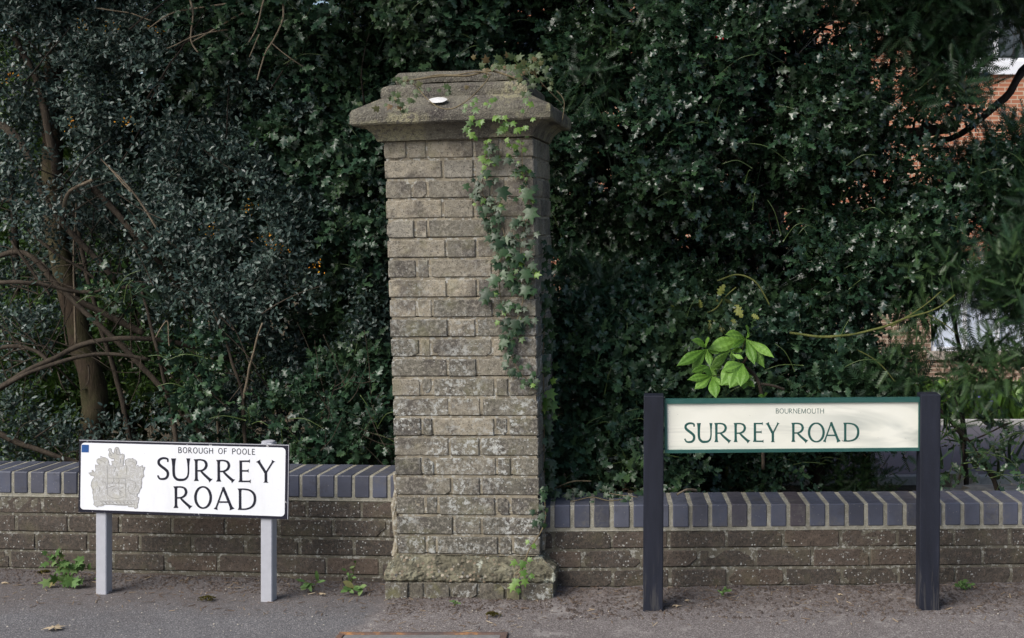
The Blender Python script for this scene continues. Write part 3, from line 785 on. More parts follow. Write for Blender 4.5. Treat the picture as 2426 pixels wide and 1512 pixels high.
# strokes: (points, kind); kinds: 'K' thick straight, 'N' thin straight, 'C' curve thick, 'c' curve thin; flare flags start/end
G = {
 'S': (.56, [(V2(.51,.80,.50,.93,.36,.975,.20,.955,.08,.86,.08,.72,.20,.60,.38,.47,.50,.34,.50,.17,.40,.05,.24,.02,.10,.05,.02,.19), 'S', 0, 0)]),
 'U': (.80, [(V2(.10,1,.10,.7,.10,.38,.13,.18,.24,.05,.38,.025,.54,.05,.65,.17,.69,.38,.69,.7,.69,1), 'U', 1, 1)]),
 'R': (.74, [(V2(.12,0,.12,1), 'K', 1, 1), (V2(.12,.965,.30,.97,.46,.92,.53,.80,.53,.68,.46,.55,.32,.475,.12,.47), 'C', 0, 0), (V2(.30,.48,.44,.30,.72,.015), 'L', 0, 1)]),
 'E': (.56, [(V2(.12,0,.12,1), 'K', 1, 0), (V2(.10,.965,.52,.965), 'N', 0, 1), (V2(.12,.52,.46,.52), 'N', 0, 1), (V2(.10,.035,.55,.035), 'N', 0, 1)]),
 'Y': (.74, [(V2(.06,1,.37,.46), 'K', 1, 0), (V2(.70,1,.39,.46), 'N', 1, 0), (V2(.38,.52,.38,0), 'K', 0, 1)]),
 'O': (.84, [([(.42 + .35*math.sin(a), .5 + .48*math.cos(a)) for a in [i*2*math.pi/28 for i in range(29)]], 'O', 0, 0)]),
 'A': (.80, [(V2(.06,0,.40,1.0), 'N', 1, 0), (V2(.38,1.02,.76,0), 'K', 0, 1), (V2(.19,.34,.62,.34), 'N', 0, 0)]),
 'D': (.78, [(V2(.12,0,.12,1), 'K', 1, 1), (V2(.10,.965,.30,.965,.52,.90,.66,.74,.70,.52,.66,.28,.54,.12,.34,.04,.10,.035), 'C', 0, 0)]),
 'B': (.62, [(V2(.12,0,.12,1), 'K', 1, 1), (V2(.12,.965,.30,.965,.44,.90,.48,.77,.44,.62,.30,.53,.12,.525), 'C', 0, 0), (V2(.14,.525,.34,.525,.50,.44,.55,.28,.50,.12,.34,.04,.12,.035), 'C', 0, 0)]),
 'N': (.78, [(V2(.11,0,.11,1), 'N', 1, 0), (V2(.11,.99,.67,.01), 'K', 0, 0), (V2(.67,0,.67,1), 'N', 0, 1)]),
 'M': (.92, [(V2(.10,0,.15,1), 'N', 1, 0), (V2(.15,.98,.46,.04), 'K', 0, 0), (V2(.46,.04,.77,.98), 'N', 0, 0), (V2(.77,1,.83,0), 'K', 0, 1)]),
 'T': (.66, [(V2(.03,.965,.63,.965), 'N', 1, 1), (V2(.33,.95,.33,0), 'K', 0, 1)]),
 'H': (.76, [(V2(.11,0,.11,1), 'K', 1, 1), (V2(.65,0,.65,1), 'K', 1, 1), (V2(.11,.52,.65,.52), 'N', 0, 0)]),
 'G': (.80, [(V2(.70,.78,.62,.92,.44,.98,.26,.92,.12,.74,.09,.5,.13,.26,.26,.08,.45,.02,.62,.07,.71,.20,.71,.46), 'C', 0, 0), (V2(.44,.46,.73,.46), 'N', 0, 0)]),
 'F': (.56, [(V2(.12,0,.12,1), 'K', 1, 0), (V2(.10,.965,.54,.965), 'N', 0, 1), (V2(.12,.52,.48,.52), 'N', 0, 1)]),
 'P': (.62, [(V2(.12,0,.12,1), 'K', 1, 1), (V2(.12,.965,.34,.965,.50,.90,.55,.74,.50,.58,.34,.50,.12,.495), 'C', 0, 0)]),
 'L': (.54, [(V2(.12,0,.12,1), 'K', 1, 0), (V2(.10,.035,.54,.035), 'N', 0, 1)]),
}
def glyph(mb, ch_, box, MM_, wt=.125, con=.62, flare=1.0, dz=0.0):
    """box: x0, x1, ytop(x0), ybot ; MM_(x, y, w) maps sign pixels to the place"""
    gw, strokes = G[ch_]; x0, x1, yt, yb = box; hh = yb - yt
    xs_ = [p[0] for s_ in strokes for p in s_[0]]; lo, hi_ = min(xs_), max(xs_)
    pad = wt * .5 if ch_ not in 'S' else wt * .3
    sx = (x1 - x0) / ((hi_ - lo) + 2 * pad)
    asp = sx / hh
    for si, (pts, kd, fa, fb) in enumerate(strokes):
        P = [Vector(((p[0] - lo + pad) * asp, p[1], 0)) for p in pts]    # in cap heights
        P = spline(P, 4) if len(P) > 3 else spline(P, 10) if len(P) == 2 else spline(P, 6)
        n = len(P); vs = []
        for i, p in enumerate(P):
            t_ = i / (n - 1); d = (P[min(i+1, n-1)] - P[max(i-1, 0)]).normalized(); nv_ = Vector((-d.y, d.x, 0))
            if kd == 'K': w_ = wt
            elif kd == 'N': w_ = wt * con
            elif kd == 'S': w_ = wt * (con + (1.05 - con) * math.sin(math.pi * t_) ** 1.2)
            elif kd == 'U': w_ = wt * (1 if t_ < .5 else 1 + (con - 1) * min(1, (t_ - .5) * 4))
            elif kd == 'O': w_ = wt * (con + (1 - con) * abs(d.y) ** 1.3)
            elif kd == 'C': w_ = wt * (con + (1 - con) * abs(d.y) ** 1.3)
            else: w_ = wt * (.7 + .4 * t_)
            if flare:
                if fa and t_ < .16: w_ += flare * wt * .95 * (1 - t_ / .16) ** 2.2
                if fb and t_ > .84: w_ += flare * wt * .95 * ((t_ - .84) / .16) ** 2.2
            for s_ in (-1, 1):
                q = p + nv_ * (w_ / 2 * s_)
                vs.append(MM_(x0 + q.x * hh, yb - q.y * hh, dz + .00012 * si))
        mb.add(vs, [(2*i, 2*i+1, 2*i+3, 2*i+2) for i in range(n-1)])
    if flare and ch_ == 'S':
        pass

# ------------------------------------------------------------------ sign 1: white plate on grey posts
S1 = dict(TL=at(188, 1042.0, 4.90), TR=at(684.5, 1054.0, 4.775), BR=at(682, 1230.5, 4.775), BL=at(185.5, 1213.0, 4.90))
n1_ = (S1['TR'] - S1['TL']).cross(S1['BL'] - S1['TL']).normalized()
if n1_.y > 0: n1_ = -n1_
def S1uv(u, v, w_):
    p = S1['TL'].lerp(S1['TR'], u).lerp(S1['BL'].lerp(S1['BR'], u), v) + n1_ * w_; return (p.x, p.y, p.z)
def S1px(x, y, w_):                                 # pixels of the enlarged crop
    v = (y - 88) / 790; u = (x - 70 + 17 * v) / 2262; v = (y - 88 - 60 * u) / (790 + 30 * u); u = (x - 70 + 17 * v) / 2262
    return S1uv(u, v, w_)
sg = empty('street_sign', at(440, 1417, 4.86), 'white street name plate with black border and grey crest on light grey posts', 'street sign')
mb = MB(); mb.box((0, 0, -.006), (1, 1, 0), M=S1uv); mb.build('border_panel', M['black'], sg)
mb = MB(); mb.add([S1uv(u, v, .0003) for u, v in ((0,0),(1,0),(1,.010),(0,.010))], [(0,1,2,3)])
mb.add([S1uv(u, v, .0003) for u, v in ((.9975,.0105),(1,.0105),(1,1),(.9975,1))], [(0,1,2,3)])
mb.build('worn_edge', M['grey_paint'], sg)
mb = MB(); pts = []
x0_, x1_, y0_, y1_ = .0095, .9845, .038, .962; rx = .018; ry = .05
for (cx_, cy_, a0) in ((x1_-rx, y0_+ry, -90), (x1_-rx, y1_-ry, 0), (x0_+rx, y1_-ry, 90), (x0_+rx, y0_+ry, 180)):
    for k in range(9): a = R(a0 + 90 * k / 8); pts.append(S1uv(cx_ + rx*math.cos(a), cy_ + ry*math.sin(a), .0008))
mb.add(pts, [tuple(range(len(pts)))]); mb.build('white_face', M['white'], sg)
mb = MB()
for c_, b_ in (('S',(920,1046,285,525)),('U',(1085,1276,294,536)),('R',(1330,1517,303,543)),('R',(1570,1758,311,550)),('E',(1802,1940,318,556)),('Y',(1990,2183,322,563)),
               ('|',None),('R',(1108,1298,600,838)),('O',(1320,1512,602,845)),('A',(1535,1740,616,856)),('D',(1790,1986,626,862))):
    if c_ == '|': mb.build('lettering', M['ink'], sg); mb = MB(); continue
    glyph(mb, c_, b_, S1px, .118, .62, 1.0, .0014)
mb.build('lettering', M['ink'], sg)
mb = MB(); x = 1152; txt = 'BOROUGH OF POOLE'
adv = {'B':.70,'O':.84,'R':.72,'U':.74,'G':.82,'H':.76,'F':.62,'P':.68,'L':.58,'E':.68}
tot = sum(adv.get(c_, .62) for c_ in txt)
sc_ = (1988 - 1152) / tot
for c_ in txt:
    a = adv.get(c_, .62) * sc_
    if c_ == ' ': mb.build('small_lettering', M['ink'], sg); mb = MB()
    if c_ != ' ':
        yt = 172 + (x - 1152) * .0262
        glyph(mb, c_, (x, x + a * .80, yt, yt + 62), S1px, .125, 1.0, 0, .0014)
    x += a
mb.build('small_lettering', M['ink'], sg)
mb = MB(); mb.add([S1px(x_, y_, .0015) for x_, y_ in ((97,141),(177,143),(174,226),(95,224))], [(0,1,2,3)]); mb.build('blue_sticker', M['blue'], sg)
# worn heraldic crest
CR = V2(450,215,470,180,500,178,515,200,512,235,540,262,556,290,568,270,578,215,590,170,625,152,655,162,665,200,672,240,685,262,690,310,712,295,735,285,765,300,770,330,762,385,755,430,748,490,742,528,775,520,795,510,778,460,790,410,835,385,870,380,920,385,938,370,948,392,990,405,1015,440,1012,480,985,515,1010,530,1040,512,1048,545,1090,540,1120,518,1135,522,1120,560,1178,548,1165,590,1140,630,1142,670,1160,730,1120,765,1105,800,1115,860,1100,920,1108,960,1085,970,1070,1010,1055,1060,1020,1090,1018,1140,1055,1150,1055,1185,1038,1215,1040,1260,1022,1290,1028,1330,1015,1362,975,1372,960,1360,965,1340,850,1335,825,1300,790,1308,640,1302,520,1290,370,1288,345,1310,300,1320,245,1315,240,1338,215,1335,180,1305,155,1290,165,1250,160,1200,145,1150,150,1100,135,1060,138,1010,165,985,130,990,125,960,105,915,112,850,140,790,185,740,150,718,105,715,60,660,100,655,130,650,125,608,150,612,165,645,195,640,205,600,195,560,195,500,235,510,285,490,235,470,222,435,230,395,265,375,305,380,300,330,340,350,400,362,440,385,460,430,465,490,500,525,525,515,530,480,515,435,530,425,555,442,570,415,575,385,510,380,470,350,460,310,470,270,480,240)
def CRp(x, y, w_): return S1px((330 + x / 5.04 - 280) * 2.7885, (1690 + y / 5.04 - 1660) * 2.7885, w_)
def poly2d(mb, pts, fn, wz, vary=.5):
    from mathutils.geometry import tessellate_polygon
    tr = tessellate_polygon([[Vector((x, y, 0)) for x, y in pts]])
    vs = [fn(x, y, wz) for x, y in pts]
    fs = [tuple(reversed(t_)) for t_ in tr]; mb.add(vs, fs, vary)
mb = MB(); poly2d(mb, CR, CRp, .0016); crest = mb.build('crest', M['crest'], sg)
def ribbon(mb, pts, wd, fn, wz):
    P = spline([Vector((x, y, 0)) for x, y in pts], 3); n = len(P); vs = []
    for i, p in enumerate(P):
        d = (P[min(i+1, n-1)] - P[max(i-1, 0)]).normalized(); q = Vector((-d.y, d.x, 0)) * (wd / 2)
        vs += [fn(p.x + q.x, p.y + q.y, wz), fn(p.x - q.x, p.y - q.y, wz)]
    mb.add(vs, [(2*i, 2*i+1, 2*i+3, 2*i+2) for i in range(n-1)])
mb = MB()
for i in range(len(CR)):
    a, b = CR[i], CR[(i+1) % len(CR)]; ribbon(mb, [a, b], 7, CRp, .0019)
for pts in (V2(440,765,780,770), V2(440,865,780,865), V2(440,765,430,1090), V2(785,770,800,1180), V2(430,520,430,760), V2(815,510,818,700), V2(280,1225,1000,1215), V2(300,1285,980,1290),
            V2(430,1090,520,1150,640,1170,760,1130), V2(525,1010,570,970,650,985,690,1030,735,1050), V2(680,1030,685,1110), V2(450,960,520,930,600,950,690,970,760,940),
            V2(540,780,565,815,530,860), V2(650,780,670,815,645,860), V2(560,540,600,560,560,640), V2(620,650,640,730), V2(320,840,400,860,410,980), V2(850,800,960,830,1000,900,960,1000),
            V2(860,900,840,1000,900,1080,970,1080), V2(230,900,280,960,260,1040), V2(250,400,330,420,400,480), V2(840,430,920,440,980,470), V2(490,260,520,330,470,300), V2(620,200,610,280,660,300), V2(700,380,690,470)):
    ribbon(mb, pts, 7, CRp, .0021)
for k in range(9): ribbon(mb, V2(310 + k*72, 1238, 345 + k*72, 1268), 12, CRp, .0022)
mb.build('crest_lines', M['crest_line'], sg)
def post(mb, p, w_, dpt, h, lean=(0, 0), yaw=0, bev=.004):
    c, s_ = math.cos(yaw), math.sin(yaw)
    def MM_(x, y, z):
        X = x * c - y * s_; Y = x * s_ + y * c; return (p.x + X + lean[0] * z, p.y + Y + lean[1] * z, p.z + z)
    mb.box((0, 0, -.25), (w_, dpt, h), .5, 0, bev, M=MM_)
yaw1 = math.atan2((S1['TR'] - S1['TL']).y, (S1['TR'] - S1['TL']).x)
for (px, py, topy, wpx) in ((226.5, 1410.5, 1205, 27.0), (617, 1425, 1050, 28.5)):
    u_ = (px - 187) / 496; d = 4.90 + (4.775 - 4.90) * u_ + .008
    p = at(px, py, d); p.z = 0.0
    ww = wpx * d / F
    top = at(px, topy, d).z if topy < 1100 else at(px, 1060, d).z
    mb = MB(); post(mb, p, ww, ww * .98, top, (0, 0), yaw1, .003)
    mb.tube([Vector(p) + Vector((ww*.5, ww*.5, top - .001)), Vector(p) + Vector((ww*.5, ww*.5, top + .004)), Vector(p) + Vector((ww*.5, ww*.5, top + .006))], [ww*.56, ww*.56, ww*.4], 12)
    mb.build('post', M['grey_paint'], sg)

# ------------------------------------------------------------------ sign 2: cream plate in a green frame between navy posts
S2 = dict(TL=at(1573, 945.5, 4.70), TR=at(2182, 941.5, 4.715), BR=at(2181.5, 1068, 4.715), BL=at(1574, 1073.5, 4.70))
def S2uv(u, v, w_):
    p = S2['TL'].lerp(S2['TR'], u).lerp(S2['BL'].lerp(S2['BR'], u), v); return (p.x, p.y - w_, p.z)
def S2px(x, y, w_):
    u = (x - 212) / 1928; v = (y - 112 + 15 * u) / (403 - 5 * u); return S2uv(u, v, w_)
sg2 = empty('street_sign', at(1880, 1448, 4.72), 'cream street name plate in a dark green frame between two thick navy timber posts', 'street sign')
mb = MB(); mb.box((.008, .07, -.012), (.992, .95, -.004), M=S2uv); mb.build('cream_face', M['cream'], sg2)
mb = MB()
for a, b in (((0, 0, -.018), (1, .088, .004)), ((0, .94, -.018), (1, 1.0, .004)), ((0, .0885, -.018), (.0105, .9395, .003)), ((.9885, .0885, -.018), (1, .9395, .003))):
    mb.box(a, b, random.random(), 0, 0, M=S2uv)
mb.build('frame', M['teal'], sg2)
mb = MB()
for c_, b_ in (('S',(358,439,290,437)),('U',(460,570,292,436)),('R',(590,712,291,434)),('R',(735,855,291,434)),('E',(878,963,290,432)),('Y',(975,1074,290,433)),
               ('|',None),('R',(1168,1290,289,432)),('O',(1287,1416,289,433)),('A',(1402,1530,287,431)),('D',(1555,1677,288,429))):
    if c_ == '|': mb.build('lettering', M['teal_ink'], sg2); mb = MB(); continue
    glyph(mb, c_, b_, S2px, .125, .60, .8, -.0036)
mb.build('lettering', M['teal_ink'], sg2)
mb = MB(); x = 1048; txt = 'BOURNEMOUTH'; adv2 = {'B':.62,'O':.86,'U':.78,'R':.66,'N':.82,'E':.56,'M':.94,'T':.60,'H':.80}
sc_ = (1415 - 1048) / sum(adv2[c_] for c_ in txt)
for c_ in txt:
    a = adv2[c_] * sc_; glyph(mb, c_, (x, x + a * .84, 183, 219), S2px, .11, .8, .15, -.0036); x += a
mb.build('small_lettering', M['teal_ink'], sg2)
for (px, d, topy, lean) in ((1522.5, 4.68, 938, .004), (2177.5, 4.695, 935, .006)):
    p = at(px, 1448, d); p.z = 0; h = at(px, topy, d).z
    mb = MB(); post(mb, p, .0745, .0745, h, (lean, 0), 0, .003); mb.build('post', M['navy'], sg2)

# ------------------------------------------------------------------ inspection cover at the pavement edge
ic = empty('inspection_cover', (-.8, 4.2, 0), 'grey concrete inspection cover in a rusty iron frame, sunk in the pavement', 'cover')
mb = MB(); mb.box((-1.075, 3.95, -.02), (-.535, 4.400, .006)); mb.build('slab', flat('cover_concrete', (.19, .185, .18), .9, .2, .2, .6), ic)
mb = MB()
for a, b in (((-1.10, 4.402, -.02), (-.51, 4.424, .009)), ((-1.10, 3.92, -.02), (-.51, 3.948, .012)), ((-1.10, 3.949, -.02), (-1.077, 4.401, .009)), ((-.533, 3.949, -.02), (-.51, 4.401, .009))):
    mb.box(a, b, .5, 0, .002)
t = NT('rusty_iron', .9, .2); t.color(t.ramp(t.noise(8, 5, .7), [(.4, (.10, .075, .07)), (.55, (.16, .10, .075)), (.62, (.36, .18, .075))])).bump(t.noise(90, 4), .6, .003)
mb.build('frame', t.m, ic)

# ------------------------------------------------------------------ house beyond the driveway
hs = empty('brick_house', (3.5, 23, -1.7), 'red brick house with white framed windows beyond the driveway', 'house')
def house_brick():
    t = NT('house_brick', .9, .15)
    br = t.n('ShaderNodeTexBrick'); br.inputs['Scale'].default_value = 1.0; br.inputs['Brick Width'].default_value = .225; br.inputs['Row Height'].default_value = .075
    br.inputs['Mortar Size'].default_value = .009; br.inputs['Mortar Smooth'].default_value = .1; br.inputs['Bias'].default_value = 0
    sx = t.n('ShaderNodeSeparateXYZ'); t.l(t.co, sx.inputs[0]); cb = t.n('ShaderNodeCombineXYZ')
    t.l(t.math('ADD', sx.outputs[0], sx.outputs[1]), cb.inputs[0]); t.l(sx.outputs[2], cb.inputs[1]); t.l(cb.outputs[0], br.inputs['Vector'])
    up_ = t.ramp(t.math('MULTIPLY', t.math('ADD', sx.outputs[2], 2.0), .2), [(.40, 0), (.44, 1)])
    br.inputs['Mortar'].default_value = (.50, .42, .32, 1)
    t.l(t.mix(up_, (.16, .11, .085), (.36, .13, .075)), br.inputs['Color1'])
    t.l(t.mix(up_, (.27, .18, .13), (.44, .19, .11)), br.inputs['Color2'])
    t.color(t.mix(t.ramp(t.noise(3, 4), [(.4, 0), (.7, .3)]), br.outputs['Color'], (.25, .14, .10))).bump(br.outputs['Fac'], .4, .01); return t.m
HB = house_brick()
WD = 23.0
def hx(px): return (px - CX) * WD / F
def hzz(py): return H0 - (py - CY) * WD / F
wins = [(2205, 2680, 618, 832), (2200, 2680, -130, 146), (1330, 1470, 530, 640), (1325, 1480, -130, 60), (1700, 1860, 560, 830)]
# wall with real openings: horizontal bands cut by the windows
xsv = sorted({hx(1180), 16.0} | {hx(w_[0]) for w_ in wins} | {hx(w_[1]) for w_ in wins})
zsv = sorted({-2.0, 8.2} | {hzz(w_[2]) for w_ in wins} | {hzz(w_[3]) for w_ in wins})
mb = MB()
for i in range(len(xsv)-1):
    for j in range(len(zsv)-1):
        xm, zm = (xsv[i]+xsv[i+1])/2, (zsv[j]+zsv[j+1])/2
        if any(hx(w_[0]) < xm < hx(w_[1]) and hzz(w_[3]) < zm < hzz(w_[2]) for w_ in wins): continue
        mb.add([(xsv[i], WD, zsv[j]), (xsv[i+1], WD, zsv[j]), (xsv[i+1], WD, zsv[j+1]), (xsv[i], WD, zsv[j+1])], [(0,1,2,3)])
mb.add([(xsv[0], WD, -2), (xsv[0], WD+8, -2), (xsv[0], WD+8, 8.2), (xsv[0], WD, 8.2)], [(3,2,1,0)])
mb.add([(xsv[-1], WD, -2), (xsv[-1], WD+8, -2), (xsv[-1], WD+8, 8.2), (xsv[-1], WD, 8.2)], [(0,1,2,3)])
mb.add([(xsv[0], WD+8, -2), (xsv[-1], WD+8, -2), (xsv[-1], WD+8, 8.2), (xsv[0], WD+8, 8.2)], [(3,2,1,0)])
mb.build('wall', HB, hs)
mb = MB(); xa, xb = xsv[0]-.4, xsv[-1]+.4
mb.add([(xa, WD-.4, 8.0), (xb, WD-.4, 8.0), (xb, WD+4, 10.8), (xa, WD+4, 10.8), (xb, WD+8.4, 8.0), (xa, WD+8.4, 8.0)], [(0,1,2,3),(3,2,4,5),(0,3,5),(1,4,2),(0,5,4,1)])
mb.build('roof', flat('roof_tile', (.14, .07, .05), .9, .2, .25, .5), hs)
WF = flat('white_window_frame', (.78, .80, .84), .4, .4, .03)
GL = flat('window_glass', (.05, .06, .07), .08, .6)
BL = flat('white_blind', (.62, .68, .78), .7, .2, .1, sc_=8)
SL = flat('stone_sill', (.36, .32, .27), .9, .2, .2)
for (xa, xb, ya, yb) in wins:
    X0, X1, Z1, Z0 = hx(xa), hx(xb), hzz(ya), hzz(yb)
    mb = MB(); fw = .07
    mb.box((X0, WD+.05, Z0), (X1, WD+.12, Z0+fw)); mb.box((X0, WD+.05, Z1-fw), (X1, WD+.12, Z1))
    nm = max(2, round((X1 - X0) / .62))
    for k in range(nm + 1):
        xx = X0 + (X1 - X0 - fw) * k / nm; mb.box((xx, WD+.053, Z0+fw+.002), (xx+fw, WD+.117, Z1-fw-.002))
    if Z1 - Z0 > 1.2: mb.box((X0+fw, WD+.056, Z1-.55), (X1-fw, WD+.114, Z1-.49))
    wf = mb.build('window', WF, hs)
    mb = MB(); mb.box((X0+.01, WD+.125, Z0+.01), (X1-.01, WD+.135, Z1-.01)); mb.build('pane', GL if Z1 > 3 else BL, wf)
    mb = MB(); mb.box((X0-.08, WD-.07, Z0-(.24 if Z1 > 3 else .15)), (X1+.08, WD+.048, Z0-.002)); mb.build('sill', WF if Z1 > 3 else SL, wf)
# white hood over the ground floor window
mb = MB(); mb.box((hx(2060), WD-.5, hzz(655)), (hx(2680), WD-.004, hzz(632))); mb.build('porch_canopy', WF, hs)

# ------------------------------------------------------------------ flower bed and rocks
def low_plants(name, n, x0, x1, y0, y1, L, T, size, mat, label, cat, kind=None, up=1.0, seed=0):
    pos = np.stack([rng.uniform(x0, x1, n), rng.uniform(y0, y1, n), np.zeros(n)], 1)
    pos[:, 2] = [gz(a, b) for a, b in pos[:, :2]]
    yd = nrm(np.stack([rng.normal(size=n)*.4, rng.normal(size=n)*.4, np.full(n, up)], 1)); zh = rng.normal(size=(n, 3))
    x, y, z = frames(yd, zh)
    o = scatter(name, T, pos, x, y, z, size * rng.uniform(.5, 1.2, n), rng.uniform(0, 1, n), mat)
    return tag(o, label, cat, kind=kind)
low_plants('bed_foliage', 5200, 1.2, 8, 16.5, 18.8, .4, LONG, .42, M['laurel'], 'bright green strappy leaves filling the bed in front of the house', 'plants', kind='stuff')
for k, (px, py) in enumerate(((2222, 955), (2225, 948), (2342, 965), (2349, 958), (2362, 972), (2348, 940), (2310, 930), (2280, 975))):
    p = at(px, py, 16.6); g0 = Vector((p.x, 16.6, gz(0, 16.6)))
    r0 = empty('bluebell', g0, ['violet bluebell spike right beside the navy post top','second violet bluebell spike close to the navy post','bluebell spike in the middle of the far bed','lighter bluebell spike in the middle of the far bed','low bluebell spike near the far kerb','tall bluebell spike behind the others in the bed','bluebell spike under the yew fronds','bluebell spike between the two bluebell clumps'][k], 'flower', 'bluebells in the far bed')
    mb = MB(); mb.tube([g0, (g0 + p) / 2 + Vector((.01, 0, 0)), p + Vector((.02, 0, .03))], .005, 5); mb.build('stem', M['twig_green'], r0)
    m = 7; pos = np.array([[p.x + random.uniform(-.04, .04), p.y + random.uniform(-.04, .04), p.z - .09 + .022 * i] for i in range(m)])
    yd = nrm(np.stack([rng.normal(size=m), rng.normal(size=m), np.full(m, -.7)], 1)); x, y, z = frames(yd, rng.normal(size=(m, 3)))
    scatter('flowers', OVAL, pos, x, y, z, np.full(m, .055), rng.uniform(0, 1, m), M['bluebell'], r0)
def rock(px, py, d, sx, sy, sz, label):
    c = at(px, py, d); c.z = gz(0, d) + sz * .5; mb = MB(); vs = []; n, m = 14, 9
    for j in range(m + 1):
        for i in range(n):
            th = math.pi * j / m; ph = 2 * math.pi * i / n; q = Vector((math.sin(th)*math.cos(ph), math.sin(th)*math.sin(ph), math.cos(th)))
            k = 1 + .28 * noise.noise(q * 1.7 + c * 3) + .1 * noise.noise(q * 5 + c)
            q = Vector((max(-.78, min(.78, q.x)), max(-.78, min(.78, q.y)), max(-.6, min(.6, q.z)))) * k
            vs.append((c.x + q.x*sx, c.y + q.y*sy, c.z + q.z*sz))
    mb.add(vs, [(j*n+i, (j+1)*n+i, (j+1)*n+(i+1)%n, j*n+(i+1)%n) for j in range(m) for i in range(n)])
    return tag(rebase(mb.build('rock', M['rock'])), label, 'rock', 'pale rocks behind the right wall')
rock(2278, 1118, 6.55, .11, .09, .085, 'pale flat topped rock just right of the navy post, at the driveway edge')
rock(2350, 1138, 6.3, .20, .12, .07, 'broad pale rock behind the wall under holly sprigs')
rock(2270, 1142, 6.3, .12, .1, .055, 'low pale rock close behind the wall, beside the navy post')
rock(2450, 1140, 6.35, .15, .12, .07, 'pale rock at the far right behind the wall')
rock(2060, 1135, 6.3, .055, .05, .05, 'small grey stone at the foot of the low conifer')
rock(2130, 1150, 6.1, .14, .09, .045, 'flat stone behind the wall left of the navy post')

# ------------------------------------------------------------------ VEGETATION
def branch(mb, pts, d, r0, r1, n=8, sub=6, wob=.32):
    P = [at(p[0], p[1], p[2] if len(p) > 2 else d) for p in pts]; P = spline(P, sub); m = len(P)
    P = [p + Vector((noise.noise(p * 9), noise.noise(p * 9 + Vector((5, 0, 0))), noise.noise(p * 9 + Vector((0, 7, 0))))) * .006 for p in P]
    mb.tube(P, [r0 + (r1 - r0) * i / (m - 1) for i in range(m)], n, random.random(), wob=wob)
# --- left: small-leaved barberry shrub with its tangle of branches
tr = empty('tree', at(215, 1100, 6.3), 'leaning brown tree trunk with bare crossing branches behind the left wall', 'tree')
tr.location.z = 0
mb = MB()
branch(mb, [(140,-120,6.3),(128,120,6.3),(125,380,6.3),(135,560,6.3),(168,720,6.3),(205,860,6.3),(226,960,6.3),(212,1050,6.3),(205,1300,6.3)], 6.3, .045, .064, 14, wob=.25)
mb.build('trunk', M['bark'], tr, smooth=True)
brs = [([(-60,250,6.1),(45,335,6.05),(105,470,6.05),(160,540,6.0),(275,665,6.0)], .032, .02),
       ([(-50,670,5.75),(40,668,5.75),(110,676,5.8),(195,692,5.85),(260,684,5.85),(350,680,5.9)], .012, .010),
       ([(-60,955,5.7),(0,918,5.7),(100,862,5.75),(200,815,5.8),(300,802,5.85),(420,812,5.95),(540,850,6.1)], .018, .012),
       ([(-60,950,5.66),(60,888,5.7),(180,846,5.75),(270,838,5.8),(350,850,5.85)], .012, .010),
       ([(-50,835,5.8),(20,822,5.8),(80,830,5.8),(112,858,5.76)], .013, .010),
       ([(190,420,6.05),(255,480,6.0),(330,570,6.0),(420,668,6.1),(480,700,6.2)], .030, .016),
       ([(150,690,5.95),(240,775,5.9),(330,860,5.9),(400,940,5.9),(490,1045,5.95),(520,1120,6)], .022, .02),
       ([(-40,1010,6.0),(60,1055,6.0),(150,1085,6.0),(230,1110,6.0)], .018, .012),
       ([(-40,470,6.0),(60,480,6.0),(120,500,6.05)], .02, .018),
       ([(218,425,5.9),(165,455,5.9),(150,510,5.95)], .009, .012),
       ([(240,375,5.7),(300,440,5.7),(335,480,5.72),(385,560,5.75),(440,600,5.8)], .0045, .008),
       ([(35,90,6.1),(90,200,6.1),(120,330,6.1),(140,430,6.2)], .016, .03),
       ([(420,1060,5.8),(402,960,5.8),(380,860,5.75),(350,745,5.75),(335,690,5.8)], .014, .006),
       ([(520,1070,5.75),(512,960,5.75),(505,860,5.75),(495,760,5.8)], .007, .004),
       ([(585,1075,5.7),(578,1000,5.7),(576,940,5.7),(555,880,5.7),(530,800,5.72),(495,715,5.75)], .012, .005),
       ([(577,945,5.7),(592,860,5.68),(622,765,5.66)], .009, .005),
       ([(310,1060,6.1),(285,930,6.1),(240,780,6.1),(200,620,6.15),(165,450,6.2)], .02, .014),
       ([(60,540,5.9),(130,600,5.9),(200,640,5.92),(250,690,5.9)], .010, .008),
       ([(20,560,5.8),(75,640,5.8),(120,700,5.8)], .010, .006),
       ([(180,480,6.0),(175,640,6.0),(180,820,6.0)], .004, .006),
       ([(-40,620,6.0),(60,600,6),(150,690,6.0),(240,740,6),(340,790,6.05)], .014, .02)]
for pts, a, b in brs:
    m_ = MB(); branch(m_, pts, 6, a * (.8 if a < .02 else .62), b * (.8 if a < .02 else .62), 9 if a > .01 else 6)
    m_.build('branch', M['twig_brown'] if a > .009 else M['twig'], tr, smooth=True)
m_ = MB()
for k in range(150):
    pts_, a_, b_ = random.choice(brs); q = random.choice(pts_[1:]); d_ = (q[2] if len(q) > 2 else 6) + random.uniform(-.1, .25); an = random.uniform(0, 6.28); L_ = random.uniform(40, 190)
    x_, y_ = q[0] + random.uniform(-30, 30), q[1] + random.uniform(-30, 30)
    branch(m_, [(x_, y_, d_), (x_ + L_*.5*math.cos(an) + random.uniform(-14, 14), y_ + L_*.5*math.sin(an) + random.uniform(-14, 14), d_), (x_ + L_*math.cos(an), y_ + L_*math.sin(an), d_ + random.uniform(-.1, .1))], 6, random.uniform(.002, .0045), .0012, 5, 4)
m_.build('twigs', M['twig_brown'], tr, smooth=True)
sh = empty('barberry_shrub', at(500, 1100, 6.2), 'dark barberry shrub with small oval leaves and orange flowers, left of the pillar', 'shrub'); sh.location.z = 0
